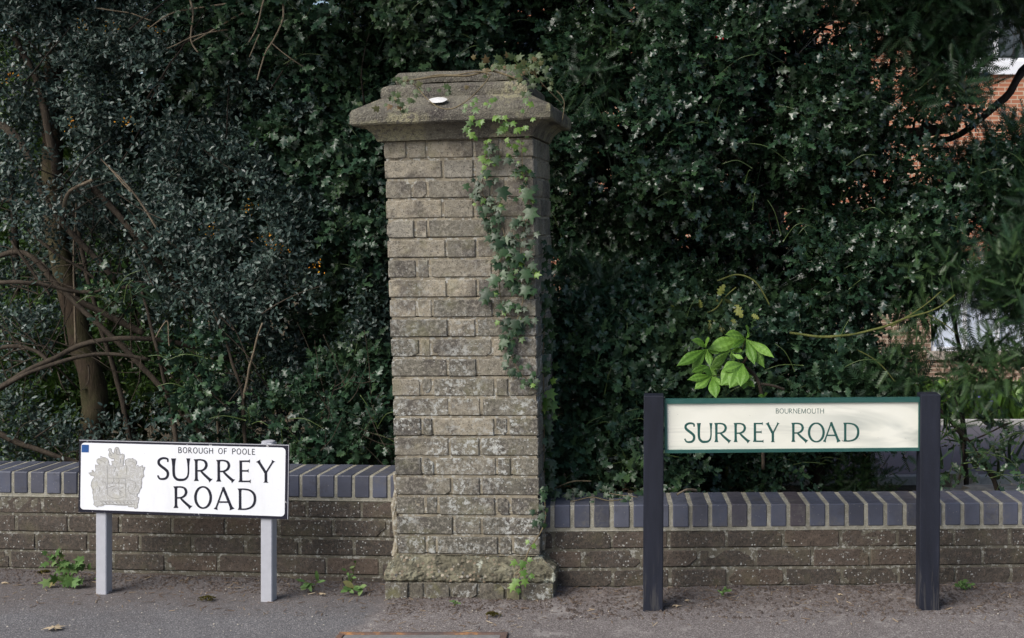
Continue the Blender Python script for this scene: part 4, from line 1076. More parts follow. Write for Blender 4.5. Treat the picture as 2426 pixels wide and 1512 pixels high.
bl = [B(120,120,6.4,.62,.45,.42), B(420,210,6.2,.55,.42,.40), B(700,300,6.3,.45,.40,.42), B(330,420,6.35,.42,.4,.30), B(560,520,6.1,.42,.38,.40),
      B(700,640,6.05,.42,.35,.36), B(560,700,6.05,.36,.32,.26), B(800,780,6.15,.34,.3,.30), B(430,620,6.15,.22,.3,.2), B(250,-60,6.4,1.0,.5,.3), B(-350,350,6.4,.4,.4,.5), B(-300,800,6.3,.4,.4,.4), B(820,480,6.3,.28,.3,.3)]
crown('leaves', bl, 13500, 8, .10, OVAL, .027, M['berberis'], sh, thresh=-.12, freq=3.6, shell=(.45, 1.05), up=.45, jitter=.7, back=.25, stem_r=.001)
lowbl = [B(40,720,6.4,.28,.35,.34), B(60,980,6.2,.3,.3,.25), B(330,1000,6.2,.5,.3,.16), B(620,960,6.1,.4,.3,.22), B(180,560,6.6,.4,.3,.3), B(780,960,6.2,.35,.3,.25)]
lowbl += [B(110,500,5.75,.16,.1,.12), B(40,400,5.8,.16,.12,.16), B(250,590,5.75,.14,.1,.1), B(350,560,5.8,.16,.12,.16), B(60,760,5.75,.12,.1,.07), B(130,620,5.75,.10,.1,.06)]
crown('low_leaves', lowbl, 2100, 7, .09, OVAL, .026, M['berberis'], sh, thresh=.0, freq=4, shell=(.2, 1.05), up=.45, jitter=.8, back=.4, stem_r=.001, off=3)
for k, (px, py, d) in enumerate(((307,288,5.75),(637,568,5.7),(500,545,5.72),(160,295,5.85),(595,492,5.72),(195,60,5.9),(265,65,5.95),(370,70,5.9),(25,180,5.9),(745,628,5.72),(660,590,5.7))):
    c = at(px, py, d); m = 16; pos = np.array([list(c)] * m) + rng.normal(size=(m, 3)) * [.022, .018, .018]
    x, y, z = frames(nrm(rng.normal(size=(m, 3))), rng.normal(size=(m, 3))); scatter('flower_cluster', OVAL, pos, x, y, z, rng.uniform(.007, .013, m), rng.uniform(0, 1, m), M['orange'], sh)
m_ = MB()
for k in range(46):                                   # dark wiry stems through the leaves
    x_, y_ = random.uniform(-40, 880), random.uniform(-40, 820); d_ = random.uniform(5.8, 6.4); a = random.uniform(-1.2, 1.2); L_ = random.uniform(90, 260)
    branch(m_, [(x_, y_, d_), (x_ + L_*.5*math.sin(a) + random.uniform(-15,15), y_ + L_*.5*math.cos(a), d_ - .04), (x_ + L_*math.sin(a), y_ + L_*math.cos(a), d_ + .05)], 6, .002, .0045, 5, 4)
m_.split('stem', M['bark_dark'], sh)
# pale bare twigs at the top left and low in the gap beside the pillar
tw = empty('bare_twigs', at(560, 1100, 5.95), 'pale bare twigs crossing the top of the left hedge', 'twigs'); tw.location.z = 0.0
m_ = MB()
for pts, a, b in (([(350,70,5.8),(400,35,5.8),(470,20,5.8),(560,5,5.8),(640,-30,5.8)], .003, .005), ([(449,0,5.75),(457,40,5.75),(452,95,5.75),(470,125,5.75)], .005, .003), ([(455,100,5.78),(520,62,5.78),(570,35,5.8),(620,30,5.85)], .003, .004),
                  ([(610,190,5.7),(625,130,5.7),(650,90,5.7),(672,40,5.7),(668,-20,5.7)], .003, .005), ([(640,100,5.72),(690,140,5.72),(720,160,5.75)], .003, .0025), ([(590,100,5.7),(610,60,5.7),(625,0,5.7)], .003, .004),
                  ([(395,115,5.75),(440,95,5.75),(490,78,5.75),(540,70,5.8)], .0025, .0035), ([(590,135,5.7),(605,100,5.7),(615,80,5.7)], .002, .003), ([(245,380,5.68),(285,430,5.66),(310,455,5.66)], .002, .004), ([(230,20,5.9),(300,30,5.9),(360,50,5.9)], .003, .003),
                  ([(400,820,5.7),(395,760,5.7),(370,800,5.7)], .002, .003)):
    branch(m_, pts, 5.8, a, b, 6)
m_.split('stem', M['twig'], tw)
tw = empty('bare_twigs', at(850, 1120, 5.6), 'tangle of thin dead brown twigs low beside the pillar', 'twigs'); tw.location.z = 0.0
m_ = MB()
for k in range(34):
    x_, y_ = random.uniform(740, 925), random.uniform(890, 1075); a = random.uniform(-2.2, 2.2); L_ = random.uniform(50, 150); d_ = random.uniform(5.45, 5.8)
    branch(m_, [(x_, y_, d_), (x_+L_*.5*math.cos(a), y_+L_*.5*math.sin(a)+8, d_+.02), (x_+L_*math.cos(a)-8, y_+L_*math.sin(a), d_)], 5.6, .0018, .0014, 5, 4)
m_.split('stem', M['twig_brown'], tw)

# --- holly bushes
def holly(label, base, blobs, n, size=.056, thresh=-.1, freq=3.0, nleaf=7, off=0, trunks=(), parent=None, mat='holly', **k):
    r0 = empty('holly_bush', base, label, 'holly', 'holly bushes behind the walls')
    m_ = MB()
    for pts, a, b in trunks: branch(m_, pts, 6, a, b, 10)
    if trunks: m_.split('trunk', M['bark_dark'], r0)
    m_ = MB(); m2 = MB()
    for (c, r) in blobs:
        for q in range(4):                              # young green twigs arching out of the face of the bush
            a = Vector(c) + Vector((random.uniform(-.8, .8)*r[0], -r[1]*random.uniform(.7, 1.0), random.uniform(-.7, .6)*r[2])); an = random.uniform(-.6, 3.7); L_ = random.uniform(.08, .24)
            e = a + Vector((math.cos(an)*L_, -.04, math.sin(an)*L_*.7)); m2.tube(spline([a, a.lerp(e, .5) + Vector((0, -.02, .025)), e], 4), [.0030 - .0002*i for i in range(9)], 4)
        for q in range(4):
            e = Vector(c) + Vector((random.uniform(-.7, .7)*r[0], random.uniform(-.8, .2)*r[1], random.uniform(-.5, .8)*r[2]))
            b0 = Vector((c[0] + max(-.12, min(.12, (base.x - c[0]) * .4)), c[1] + .1, c[2] - r[2] * .9)); mid = b0.lerp(e, .5) + Vector((random.uniform(-.06, .06), 0, random.uniform(-.02, .08)))
            m_.tube(spline([b0, mid, e], 4), [.009 - .0008 * i for i in range(9)], 5)
    crown('crown', blobs, n, nleaf, .15, HOLLY, size, M[mat], r0, more=join_extra(m_.tris(0.0), m2.tris(.96)), thresh=thresh, freq=freq, off=off, **{'shell': (.5, 1.05), **k})
    return r0
g0 = at(760, 1100, 6.6); g0.z = 0
holly('holly with glossy spiny leaves rising behind the barberry, left of the pillar', g0,
      [B(640,360,6.5,.38,.35,.34), B(800,300,6.3,.36,.35,.42), B(760,460,6.35,.36,.32,.30), B(900,420,6.2,.26,.3,.42), B(860,600,6.3,.24,.3,.36), B(880,800,6.4,.26,.3,.4), B(500,300,6.7,.4,.3,.3)], 3000, .056, -.12, 3.0, off=1,
      trunks=[([(800,1250,6.8),(790,900,6.8),(770,500,6.8),(760,100,6.8)], .05, .03)])
g0 = at(900, 1100, 6.9); g0.z = 0
holly('large leaved holly arching over the top of the pillar cap', g0,
      [B(640,30,6.2,.50,.4,.34), B(880,60,6.1,.50,.4,.34), B(1100,60,6.2,.5,.4,.30), B(1250,120,6.3,.35,.35,.34), B(1000,220,6.5,.5,.3,.36), B(560,120,6.4,.32,.3,.30), B(900,-120,6.2,1.2,.5,.3)], 3300, .058, -.15, 2.6, off=6,
      trunks=[([(1010,1250,7.1),(1000,900,7.1),(980,500,7.1),(960,60,7.0)], .06, .03)])
g0 = at(760, 1110, 5.85); g0.z = 0
holly('low holly sprigs leaning over the left wall between name plate and pillar', g0,
      [B(470,890,5.75,.10,.12,.18), B(690,1010,5.75,.22,.15,.12), B(840,930,5.95,.20,.2,.20), B(760,1060,5.75,.26,.15,.09), B(300,700,5.7,.09,.06,.05), B(900,1010,5.8,.14,.2,.16), B(640,1060,5.8,.2,.12,.1)], 460, .052, -.3, 3.0, off=2)
g0 = at(1600, 1110, 6.9); g0.z = 0
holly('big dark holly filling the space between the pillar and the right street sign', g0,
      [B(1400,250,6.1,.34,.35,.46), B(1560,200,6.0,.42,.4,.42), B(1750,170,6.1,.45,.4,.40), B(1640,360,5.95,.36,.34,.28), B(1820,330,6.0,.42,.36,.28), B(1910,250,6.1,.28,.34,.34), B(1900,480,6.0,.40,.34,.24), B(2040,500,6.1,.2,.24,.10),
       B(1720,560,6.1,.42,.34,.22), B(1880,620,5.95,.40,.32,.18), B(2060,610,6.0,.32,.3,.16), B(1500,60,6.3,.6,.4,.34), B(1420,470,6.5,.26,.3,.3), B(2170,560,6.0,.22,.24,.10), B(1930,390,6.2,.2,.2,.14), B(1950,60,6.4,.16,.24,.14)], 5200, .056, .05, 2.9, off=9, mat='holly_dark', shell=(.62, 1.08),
      trunks=[([(1760,1250,7.0),(1765,900,7.0),(1770,560,7.0),(1755,360,7.0),(1740,60,7.0)], .10, .07), ([(1365,1250,6.6),(1362,800,6.6),(1368,400,6.6),(1380,100,6.6)], .035, .025),
              ([(1480,1250,7.2),(1470,800,7.2),(1500,300,7.2)], .03, .02), ([(1600,520,6.6),(1700,590,6.5),(1820,560,6.4),(1900,500,6.4)], .012, .008), ([(1960,275,6.2),(2060,300,6.2),(2130,320,6.2),(2260,300,6.3)], .035, .028), ([(1590,640,6.0),(1650,690,6.0),(1700,740,6.0)], .007, .006)])
g0 = at(2120, 1130, 6.6); g0.z = 0
holly('open holly branches crossing the red brick house high at the right', g0,
      [B(2080,230,6.2,.26,.22,.12), B(2070,400,6.1,.28,.22,.12), B(2110,40,6.2,.2,.2,.10), B(2200,430,6.2,.30,.22,.12), B(2180,260,6.3,.2,.2,.2), B(2330,420,6.2,.22,.2,.14)], 400, .054, .05, 4.2, off=21, mat='holly_dark',
      trunks=[([(2060,1250,6.7),(2050,900,6.7),(2070,500,6.6),(2120,100,6.5)], .02, .014), ([(1900,360,6.2),(2010,300,6.2),(2100,250,6.2),(2200,190,6.2)], .006, .003)])
g0 = at(1500, 1120, 5.9); g0.z = 0
holly('glossy low holly between the pillar and the right sign, over the coping', g0,
      [B(1400,830,5.6,.22,.22,.22), B(1520,800,5.7,.24,.24,.20), B(1640,830,5.75,.24,.24,.20), B(1385,970,5.45,.17,.16,.20), B(1500,980,5.5,.20,.18,.20), B(1400,1090,5.38,.18,.13,.12), B(1510,1100,5.38,.18,.13,.12), B(1640,960,5.7,.2,.2,.14), B(1780,880,5.85,.28,.24,.20), B(1920,860,5.85,.22,.24,.16), B(1500,720,6.0,.3,.24,.16), B(1750,760,6.0,.28,.2,.14), B(2010,880,5.9,.16,.2,.12)], 2900, .054, -.14, 3.6, off=4)
g0 = at(1740, 1130, 6.1); g0.z = 0
holly('dark holly undergrowth seen under the cream name plate', g0,
      [B(1680,1100,5.95,.24,.2,.16), B(1820,1100,5.95,.2,.2,.15), B(1600,1080,6.0,.2,.2,.2), B(1880,1090,6.1,.14,.2,.12), B(1700,990,6.3,.5,.2,.2), B(1900,980,6.3,.4,.2,.15)], 900, .046, -.1, 3.2, off=14,
      trunks=[([(1938,1200,6.1),(1936,1120,6.1),(1932,1040,6.15),(1920,880,6.3),(1940,600,6.4)], .036, .03)])
g0 = at(2360, 1150, 5.9); g0.z = 0
holly('sparse dark holly sprigs silhouetted against the driveway at the right edge', g0,
      [B(2420,1060,5.7,.10,.10,.12), B(2370,1120,5.7,.14,.10,.05), B(2280,1085,5.7,.10,.08,.07), B(2230,1020,5.7,.06,.06,.09), B(2180,1080,5.7,.03,.04,.08), B(2340,1000,5.75,.1,.06,.03)], 27, .050, -.6, 3, off=2, nleaf=5,
      trunks=[([(2205,950,5.75),(2260,1010,5.7),(2310,1070,5.7),(2350,1130,5.7),(2370,1180,5.7)], .009, .012), ([(2290,1050,5.7),(2340,1025,5.7),(2400,1000,5.7)], .004, .003), ([(2260,940,5.72),(2278,1000,5.72),(2282,1080,5.72),(2268,1150,5.72)], .005, .006)])
# light yellow holly shoot and arching twigs
hy = empty('holly_shoot', at(1760, 1120, 5.5), 'yellowing holly shoot on green twigs above the cream name plate', 'holly shoot'); hy.location.z = 0.0
m_ = MB()
for pts, a, b in (([(1590,760,5.62),(1640,752,5.6),(1690,735,5.58),(1715,705,5.56),(1745,680,5.56)], .004, .003), ([(1700,665,5.6),(1745,650,5.6),(1790,670,5.6),(1822,725,5.6)], .0035, .004), ([(1870,788,5.55),(1960,797,5.5),(2060,785,5.45),(2150,755,5.4),(2210,735,5.4),(2262,700,5.4)], .0065, .003),
                  ([(2110,775,5.45),(2180,730,5.45),(2230,690,5.45)], .004, .002), ([(2195,745,5.4),(2240,770,5.4),(2265,790,5.4)], .003, .002), ([(1540,860,5.6),(1580,830,5.6),(1620,835,5.6)], .003, .002),
                  ([(1590,640,5.9),(1640,680,5.85),(1690,710,5.8),(1740,760,5.75),(1720,1130,5.8)], .006, .012), ([(2030,830,5.5),(2080,862,5.5),(2120,905,5.5)], .003, .002)):
    branch(m_, pts, 5.6, a, b, 6)
m_.split('stem', M['twig_green'], hy)
lp = [(1740,722,.052,-60),(1688,755,.062,-100),(1700,700,.045,60),(1612,735,.04,150),(1605,762,.035,200),(1735,755,.035,-80),(1660,730,.03,100),(1780,745,.03,-30),(1715,770,.04,-120)]
pos = np.array([list(at(a, b, 5.54)) for a, b, *_ in lp]); ang = [R(l_[3]) for l_ in lp]
x, y, z = frames(np.array([[math.cos(a), -.2, math.sin(a)] for a in ang]), np.array([[random.uniform(-.3,.3), -1, .35]] * len(lp)))
scatter('leaves', HOLLY, pos, x, y, z, np.array([l_[2] * 1.25 for l_ in lp]), rng.uniform(0, 1, len(lp)), M['holly_yellow'], hy)
rb = empty('holly_berries', at(1702, 92, 5.72), 'two small red holly berries high above the right sign', 'berries')
for px, py in ((1697, 88), (1712, 93)):
    c = at(px, py, 5.62); m_ = MB(); m_.tube([c + Vector((0,0,-.0055)), c + Vector((0,0,-.003)), c, c + Vector((0,0,.003)), c + Vector((0,0,.0055))], [.001,.0046,.0055,.0046,.001], 8); m_.build('berry', M['berry'], rb, smooth=True)
# --- yews
def yew(label, base, blobs, n, mat='yew', size=.13, nleaf=4, thresh=-.1, off=0, trunks=(), **k):
    r0 = empty('yew_tree', base, label, 'yew', 'yews behind the right wall'); m_ = MB()
    for pts, a, b in trunks: branch(m_, pts, 6, a, b, 9)
    if trunks: m_.split('trunk', M['bark_dark'], r0)
    m_ = MB()
    for (c, r) in blobs:
        for q in range(5):
            e = Vector(c) + Vector((random.uniform(-.8, .8)*r[0], random.uniform(-.8, .2)*r[1], random.uniform(-.4, .8)*r[2]))
            b0 = Vector((c[0] + r[0]*.5, c[1] + .15, c[2] - r[2] * .2)); m_.tube(spline([b0, b0.lerp(e, .5) + Vector((0, 0, .05)), e], 4), [.007 - .0006 * i for i in range(9)], 5)
    P, N = blob_points(blobs, n, thresh, 3.2, (.3, 1.05), .4, off)
    p, x, y, z, s, v, ex = sprays(P, N, nleaf, .16, YEW, size, up=.30, spread=.8, jitter=.45, out=.6, droop=.75, **k)
    scatter('crown', YEW, p, x, y, z, s, v, M[mat], r0, join_extra(ex, m_.tris(0.0))); return r0
g0 = at(2330, 1130, 7.2); g0.z = 0
yew('tall dark yew hanging over the top right corner', g0, [B(2250,20,6.3,.40,.35,.20), B(2420,100,6.1,.16,.3,.40), B(2120,20,6.4,.35,.3,.16), B(2220,210,6.0,.12,.16,.14), B(2400,330,6.3,.14,.2,.14), B(2290,420,6.5,.2,.2,.10), B(2460,480,6.4,.26,.3,.3), B(2300,-120,6.3,.9,.5,.3), B(2260,110,6.2,.15,.2,.12)], 2000, trunks=[([(2600,1250,7.4),(2560,700,7.3),(2520,300,7.2),(2400,-100,7.0)], .09, .06), ([(2520,120,7.0),(2430,160,6.6),(2380,230,6.4),(2250,330,6.4),(2100,320,6.5)], .026, .012)], thresh=.0)
g0 = at(2200, 1150, 6.6); g0.z = 0
yew('spreading yew boughs above and behind the right navy post', g0, [B(2160,640,6.0,.26,.26,.10), B(2320,600,5.9,.28,.28,.14), B(2410,690,5.8,.10,.2,.12), B(2070,890,5.85,.22,.22,.09), B(2215,800,5.95,.04,.12,.12), B(2380,880,5.8,.20,.2,.05), B(2300,540,6.1,.3,.25,.12), B(2430,560,6.0,.2,.2,.2), B(2140,930,6.0,.10,.2,.05), B(2150,540,6.2,.2,.25,.14), B(2330,470,6.2,.3,.25,.10), B(2230,730,6.0,.12,.12,.05)], 1300, size=.11, thresh=.06, off=5, trunks=[([(2290,1180,6.4),(2280,1000,6.3),(2275,850,6.3),(2250,700,6.3)], .014, .01)])
g0 = at(2270, 1150, 6.0); g0.z = 0
yew('fresh lighter green yew fronds drooping beside the right navy post', g0, [B(2248,1010,5.6,.03,.06,.13), B(2310,875,5.6,.16,.14,.05), B(2170,760,5.6,.12,.12,.06), B(2150,880,5.7,.12,.12,.06), B(2340,830,5.6,.14,.12,.08), B(2250,640,5.6,.14,.1,.06), B(2410,640,5.6,.1,.1,.07)], 150, 'yew_light', .085, 4, -.5, 8)
g0 = at(1400, 1120, 6.0); g0.z = 0
yew('feathery yew sprays hanging just right of the pillar', g0, [B(1395,690,5.75,.10,.12,.13), B(1345,640,5.8,.07,.1,.1), B(1400,190,5.75,.08,.12,.12), B(1570,40,5.8,.18,.14,.10), B(1500,620,6.2,.2,.2,.14), B(1390,130,5.8,.1,.1,.06), B(1420,250,5.7,.05,.05,.05)], 260, size=.09, thresh=-.5, off=3)
# low conifer behind the wall
lc = empty('low_conifer', at(2020, 1150, 6.15), 'low feathery light green conifer on the ground under the cream name plate', 'conifer'); lc.location.z = gz(0, 6.1)
P, N = blob_points([B(1990,1135,6.15,.16,.16,.11), B(2050,1140,6.15,.14,.14,.07), B(1975,1100,6.2,.07,.1,.08)], 260, -.6, 3, (.2, 1.0), .5)
p, x, y, z, s, v, ex = sprays(P, N, 3, .10, YEW, .07, up=.6, jitter=.4, out=.6, droop=.1)
scatter('foliage', YEW, p, x, y, z, s, v, M['yew_light'], lc, ex)
# --- brighter shrubs further off on the left, and the dark hedge mass behind everything
def backshrub(label, blobs, n, mat, size, T=OVAL, thresh=-.2, off=0, nl=7):
    b0 = Vector(blobs[0][0]); b0.z = gz(0, b0.y)
    r0 = empty('shrub', b0, label, 'shrub', 'shrubs further behind the left wall')
    m_ = MB()
    for (c, r) in blobs[:4]:
        m_.tube(spline([Vector((c[0], c[1], gz(0, c[1]))), Vector((c[0] + .05, c[1], c[2]*.5)), Vector(c)], 4), [.03 - .002*i for i in range(9)], 7)
    m_.split('stem', M['bark_dark'], r0)
    crown('foliage', blobs, n, nl, .2, T, size, mat, r0, thresh=thresh, freq=2.2, shell=(.3, 1.05), off=off); return r0
backshrub('bright green leafy shrub glimpsed through the branches at the far left', [B(40,800,7.2,.30,.3,.3), B(120,860,7.3,.30,.3,.22), B(300,960,7.4,.30,.3,.12), B(20,300,7.6,.34,.3,.4), B(140,230,7.8,.3,.3,.4), B(60,1000,7.1,.4,.3,.22)], 1500, M['laurel'], .05, LONG, .0, 3)
backshrub('mid green shrub behind the leaning tree trunk', [B(300,560,8.0,.7,.4,.5), B(250,150,8.4,.9,.4,.6), B(60,560,8.2,.7,.4,.6), B(450,900,7.8,.6,.4,.4), B(0,0,8.6,.9,.5,.6), B(250,900,7.8,.6,.4,.4)], 3200, M['mid_shrub'], .05, OVAL, -.15, 7)
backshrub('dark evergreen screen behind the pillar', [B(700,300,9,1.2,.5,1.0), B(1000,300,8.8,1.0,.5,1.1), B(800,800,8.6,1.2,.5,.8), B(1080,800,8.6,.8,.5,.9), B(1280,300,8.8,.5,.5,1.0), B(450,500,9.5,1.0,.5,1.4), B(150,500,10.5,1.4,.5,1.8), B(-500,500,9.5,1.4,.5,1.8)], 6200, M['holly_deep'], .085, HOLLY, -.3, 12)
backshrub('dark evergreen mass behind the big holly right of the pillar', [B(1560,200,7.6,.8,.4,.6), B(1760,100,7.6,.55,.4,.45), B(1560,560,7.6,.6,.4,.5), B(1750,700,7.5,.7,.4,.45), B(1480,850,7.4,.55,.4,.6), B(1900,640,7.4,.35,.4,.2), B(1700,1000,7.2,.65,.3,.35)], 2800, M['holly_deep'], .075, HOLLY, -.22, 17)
# tall crowns overhead: the canopy that shades the hedge
def canopy(label, blobs, n, mat, T, size, tr):
    r0 = empty('tree', Vector((tr[0], tr[1], gz(0, tr[1]))), label, 'tree', 'tall trees over the hedge'); m_ = MB()
    m_.tube(spline([Vector((tr[0], tr[1], -.1)), Vector((tr[0]+.1, tr[1], 2)), Vector((tr[0]-.1, tr[1]+.1, 4.6))], 6), [.15 - .006*i for i in range(13)], 12, wob=.2)
    for (c, r) in blobs: m_.tube(spline([Vector((tr[0], tr[1], 2.6)), Vector((tr[0], tr[1], 2.6)).lerp(Vector(c), .5) + Vector((0, 0, .2)), Vector(c)], 4), [.06 - .004*i for i in range(9)], 7)
    m_.split('trunk', M['bark'], r0)
    P, N = blob_points(blobs, n, -.5, 1.2, (.3, 1.03), .8); p, x, y, z, s, v, ex = sprays(P, N, 7, .35, T, size, up=.7); scatter('crown', T, p, x, y, z, s, v, mat, r0, ex)
canopy('tall evergreen crown above the left hedge, trunk at the upper left', [((-2.6,6.9,3.6),(1.1,.9,.6)), ((-1.2,7.0,3.7),(1.1,1.0,.6)), ((-3.8,7.4,3.8),(1.1,1.0,.7)), ((-2.0,7.6,4.6),(1.6,1.2,.7)), ((-2.6,5.6,3.7),(1.3,.9,.4)), ((-.9,5.6,3.9),(1.2,.9,.4))], 2600, M['holly'], HOLLY, .13, (-4.7, 7.6))
canopy('tall evergreen crown above the right hedge, trunk hidden in holly', [((.1,7.0,3.5),(1.1,1.0,.6)), ((1.5,7.1,3.5),(1.0,1.0,.55)), ((.8,7.6,4.5),(1.8,1.2,.7)), ((2.6,7.4,3.9),(.8,.9,.6)), ((.5,5.6,3.7),(1.3,.9,.4)), ((2.0,5.7,3.8),(1.2,.9,.4))], 2300, M['holly'], HOLLY, .13, (.55, 7.5))

# ------------------------------------------------------------------ ivy on the pillar
def ivy_set(name, items, mat, parent, dflt=4.8):
    """items: (px, py, size px, angle deg, distance, tilt)"""
    pos = []; yd = []; zh = []; sz = []
    for (px, py, s_, a, d, tl) in items:
        pos.append(list(at(px, py, d))); a = R(a); yd.append([math.sin(a), -.12 - tl, math.cos(a)])
        zh.append([random.uniform(-.35, .35), -1, random.uniform(.15, .6)]); sz.append(s_ * d / F)
    x, y, z = frames(np.array(yd), np.array(zh))
    return scatter(name, IVY, np.array(pos), x, y, z, np.array(sz), rng.uniform(0, 1, len(items)), mat, parent)
iv = empty('ivy', at(1215, 900, 4.83), 'ivy climbing the right half of the pillar face up onto the cap', 'ivy')
old = []; yng = []
strA = [(1150,335),(1150,400),(1140,450),(1168,500),(1195,560),(1182,640),(1185,700),(1200,780),(1218,860),(1250,900),(1276,905)]
strB = [(1236,335),(1238,400),(1252,480),(1238,560),(1232,640),(1240,700),(1225,760),(1212,800)]
strC = [(1135,470),(1165,540),(1215,600),(1250,640),(1262,700)]
def polyat(pl, t_):
    n = len(pl) - 1; f = min(n - 1e-6, t_ * n); i = int(f); q = f - i; return (pl[i][0]*(1-q) + pl[i+1][0]*q, pl[i][1]*(1-q) + pl[i+1][1]*q)
def fd(py): return 4.855 - .03 * (1318 - py) / 990 - .018
for pl, n_, sprd in ((strA, 125, 16), (strB, 115, 19), (strC, 60, 17)):
    for i in range(n_):
        px, py = polyat(pl, (i + random.random()) / n_); px += random.gauss(0, sprd); py += random.gauss(0, 8)
        if px > 1272: continue
        s_ = random.choice((random.uniform(12, 18), random.uniform(17, 26))) if py < 860 else random.uniform(11, 17)
        young = py < 500 and random.random() < (.55 if py < 420 else .3) or random.random() < .08
        (yng if young else old).append((px, py, s_ * (.8 if young else 1), 180 + random.gauss(0, 42), fd(py) - random.uniform(0, .018), random.uniform(0, .5)))
for (px, py, s_, a) in ((1188,445,38,160),(1250,450,38,190),(1255,495,40,170),(1222,520,24,200),(1185,570,28,200),(1175,655,34,215),(1245,640,34,170),(1245,680,30,180),(1160,690,36,230),(1196,590,30,210),(1232,602,30,200),(1222,760,30,190),(1196,805,26,200)):
    old.append((px, py, s_, a, fd(py) - .025, .2))
ivy_set('mature_leaves', old, M['ivy'], iv)
for i in range(44):                                  # bright young leaves spilling over the cap edge
    px = random.uniform(1098, 1268); py = random.uniform(232, 345); 
    d = 4.50 if py > 262 else 4.50 + (262 - py) * .0035
    if py > 292: d = 4.50 + (py - 292) * .006
    yng.append((px, py, random.uniform(11, 21), 180 + random.gauss(0, 50), d - random.uniform(.0, .03), random.uniform(.1, .5)))
ivy_set('young_leaves', yng, M['ivy_young'], iv)
capl = []
for i in range(46): capl.append((random.gauss(1215, 38), random.gauss(160, 12), random.uniform(13, 22), random.uniform(0, 360), 4.60 + random.uniform(-.04, .1), .2))
for (cx_, cy_, sx_, sy_, n_) in ((955,190,14,8,7),(930,238,26,9,14),(990,222,30,9,9),(1050,205,30,8,5),(1240,205,14,14,9),(1262,150,10,22,12),(1290,180,14,18,9)):
    for i in range(n_): capl.append((random.gauss(cx_, sx_), random.gauss(cy_, sy_), random.uniform(11, 19), 180 + random.gauss(0, 60), 4.535 + random.uniform(-.02, .02), .3))
ivy_set('cap_leaves', capl, M['ivy_old'], iv)
m_ = MB()
def vn(pts, d, r=.0022, md='vine'): m_.tube(spline([at(p[0], p[1], p[2] if len(p) > 2 else d) for p in pts], 5), r, 6)
for pl in (strA, strB, strC): vn([(a, b, fd(b) - .004) for a, b in pl], 4.8, .0018)
vn([(965,188,4.55),(990,210,4.54),(1012,235,4.50),(1040,255,4.48),(1070,258,4.48),(1100,243,4.49),(1125,222,4.52),(1150,195,4.56),(1160,180,4.58)], 4.5, .0022)
vn([(940,196,4.55),(1010,185,4.56),(1060,180,4.57),(1110,180,4.57),(1160,168,4.58),(1210,182,4.57),(1235,190,4.56)], 4.56, .004)
vn([(985,190,4.56),(1035,178,4.58),(1080,178,4.57),(1130,170,4.57),(1165,178,4.57)], 4.56, .0022)
vn([(1255,165,4.58),(1290,205,4.6),(1330,245,4.65)], 4.6, .0018); vn([(1318,215,4.7),(1336,240,4.7),(1332,285,4.7)], 4.7, .0018)
m_.split('stem', M['vine'], iv)
# ivy at the pillar's right edge
iv2 = empty('ivy', at(1296, 1120, 5.05), 'fresh ivy sprays growing out of the gap at the right edge of the pillar', 'ivy')
it = [(1292,868,20,140,4.98,.2),(1283,872,15,200,4.98,.2),(1300,925,30,150,4.96,.2),(1296,945,28,190,4.96,.2),(1308,952,30,170,4.97,.2),(1285,935,20,220,4.96,.2),(1305,905,18,60,4.97,.1),(1290,962,20,180,4.98,.2),(1300,1010,22,170,5.0,.2),(1292,1000,16,210,5.0,.2),(1310,985,16,130,5.0,.1)]
ivy_set('young_leaves', it, M['ivy_young'], iv2)
it = [(random.gauss(1292, 9), random.uniform(560, 1200), random.uniform(16, 26), 180 + random.gauss(0, 45), 4.97 + random.uniform(0, .06), .3) for i in range(95)]
ivy_set('mature_leaves', it, M['ivy'], iv2)
m_ = MB(); vn([(1284,860,5.0),(1290,960,5.0),(1288,1060,5.0),(1290,1120,5.0)], 5, .002); vn([(1292,700,5.02),(1288,800,5.02),(1284,870,5.0)], 5, .003); m_.split('stem', M['vine'], iv2)
iv3 = empty('ivy', at(1240, 1390, 4.78), 'short ivy trail crossing the pillar foot and plinth', 'ivy')
m_ = MB(); vn([(1288,1170,4.86),(1292,1225,4.86),(1280,1262,4.82),(1252,1305,4.81),(1240,1340,4.78),(1225,1375,4.77)], 4.8, .0028); vn([(1240,1340,4.775),(1215,1370,4.77),(1245,1385,4.765)], 4.8, .0018)
m_.split('stem', M['vine'], iv3)
it = [(1240,1330,22,200,4.775,.2),(1222,1330,18,240,4.775,.2),(1238,1352,20,160,4.77,.2),(1222,1372,24,190,4.765,.2),(1215,1385,20,200,4.76,.2),(1242,1372,20,170,4.765,.2),(1255,1362,15,120,4.77,.2),(1250,1325,14,100,4.78,.2),(1262,1290,14,140,4.8,.2),(1228,1395,14,180,4.76,.2),(1250,1280,12,200,4.8,.2)]
ivy_set('young_leaves', it, M['ivy_young'], iv3)
it = [(random.gauss(1285, 9), random.uniform(1150, 1250), random.uniform(13, 20), 180 + random.gauss(0, 70), 4.83, .3) for i in range(14)]
ivy_set('mature_leaves', it, M['ivy'], iv3)
iv4 = empty('ivy', at(1370, 1180, 5.15), 'ivy runner with a dry twig lying on the coping just right of the pillar', 'ivy')
m_ = MB(); vn([(1300,1165,5.1),(1330,1150,5.08),(1360,1140,5.08),(1400,1140,5.1)], 5.1, .003); vn([(1300,1182,5.05),(1350,1188,5.0),(1400,1178,5.0),(1440,1186,5.0),(1475,1183,5.0)], 5, .0022); vn([(1420,1160,5.1),(1450,1170,5.05),(1510,1178,5.02)], 5, .0018)
m_.split('stem', M['vine'], iv4)
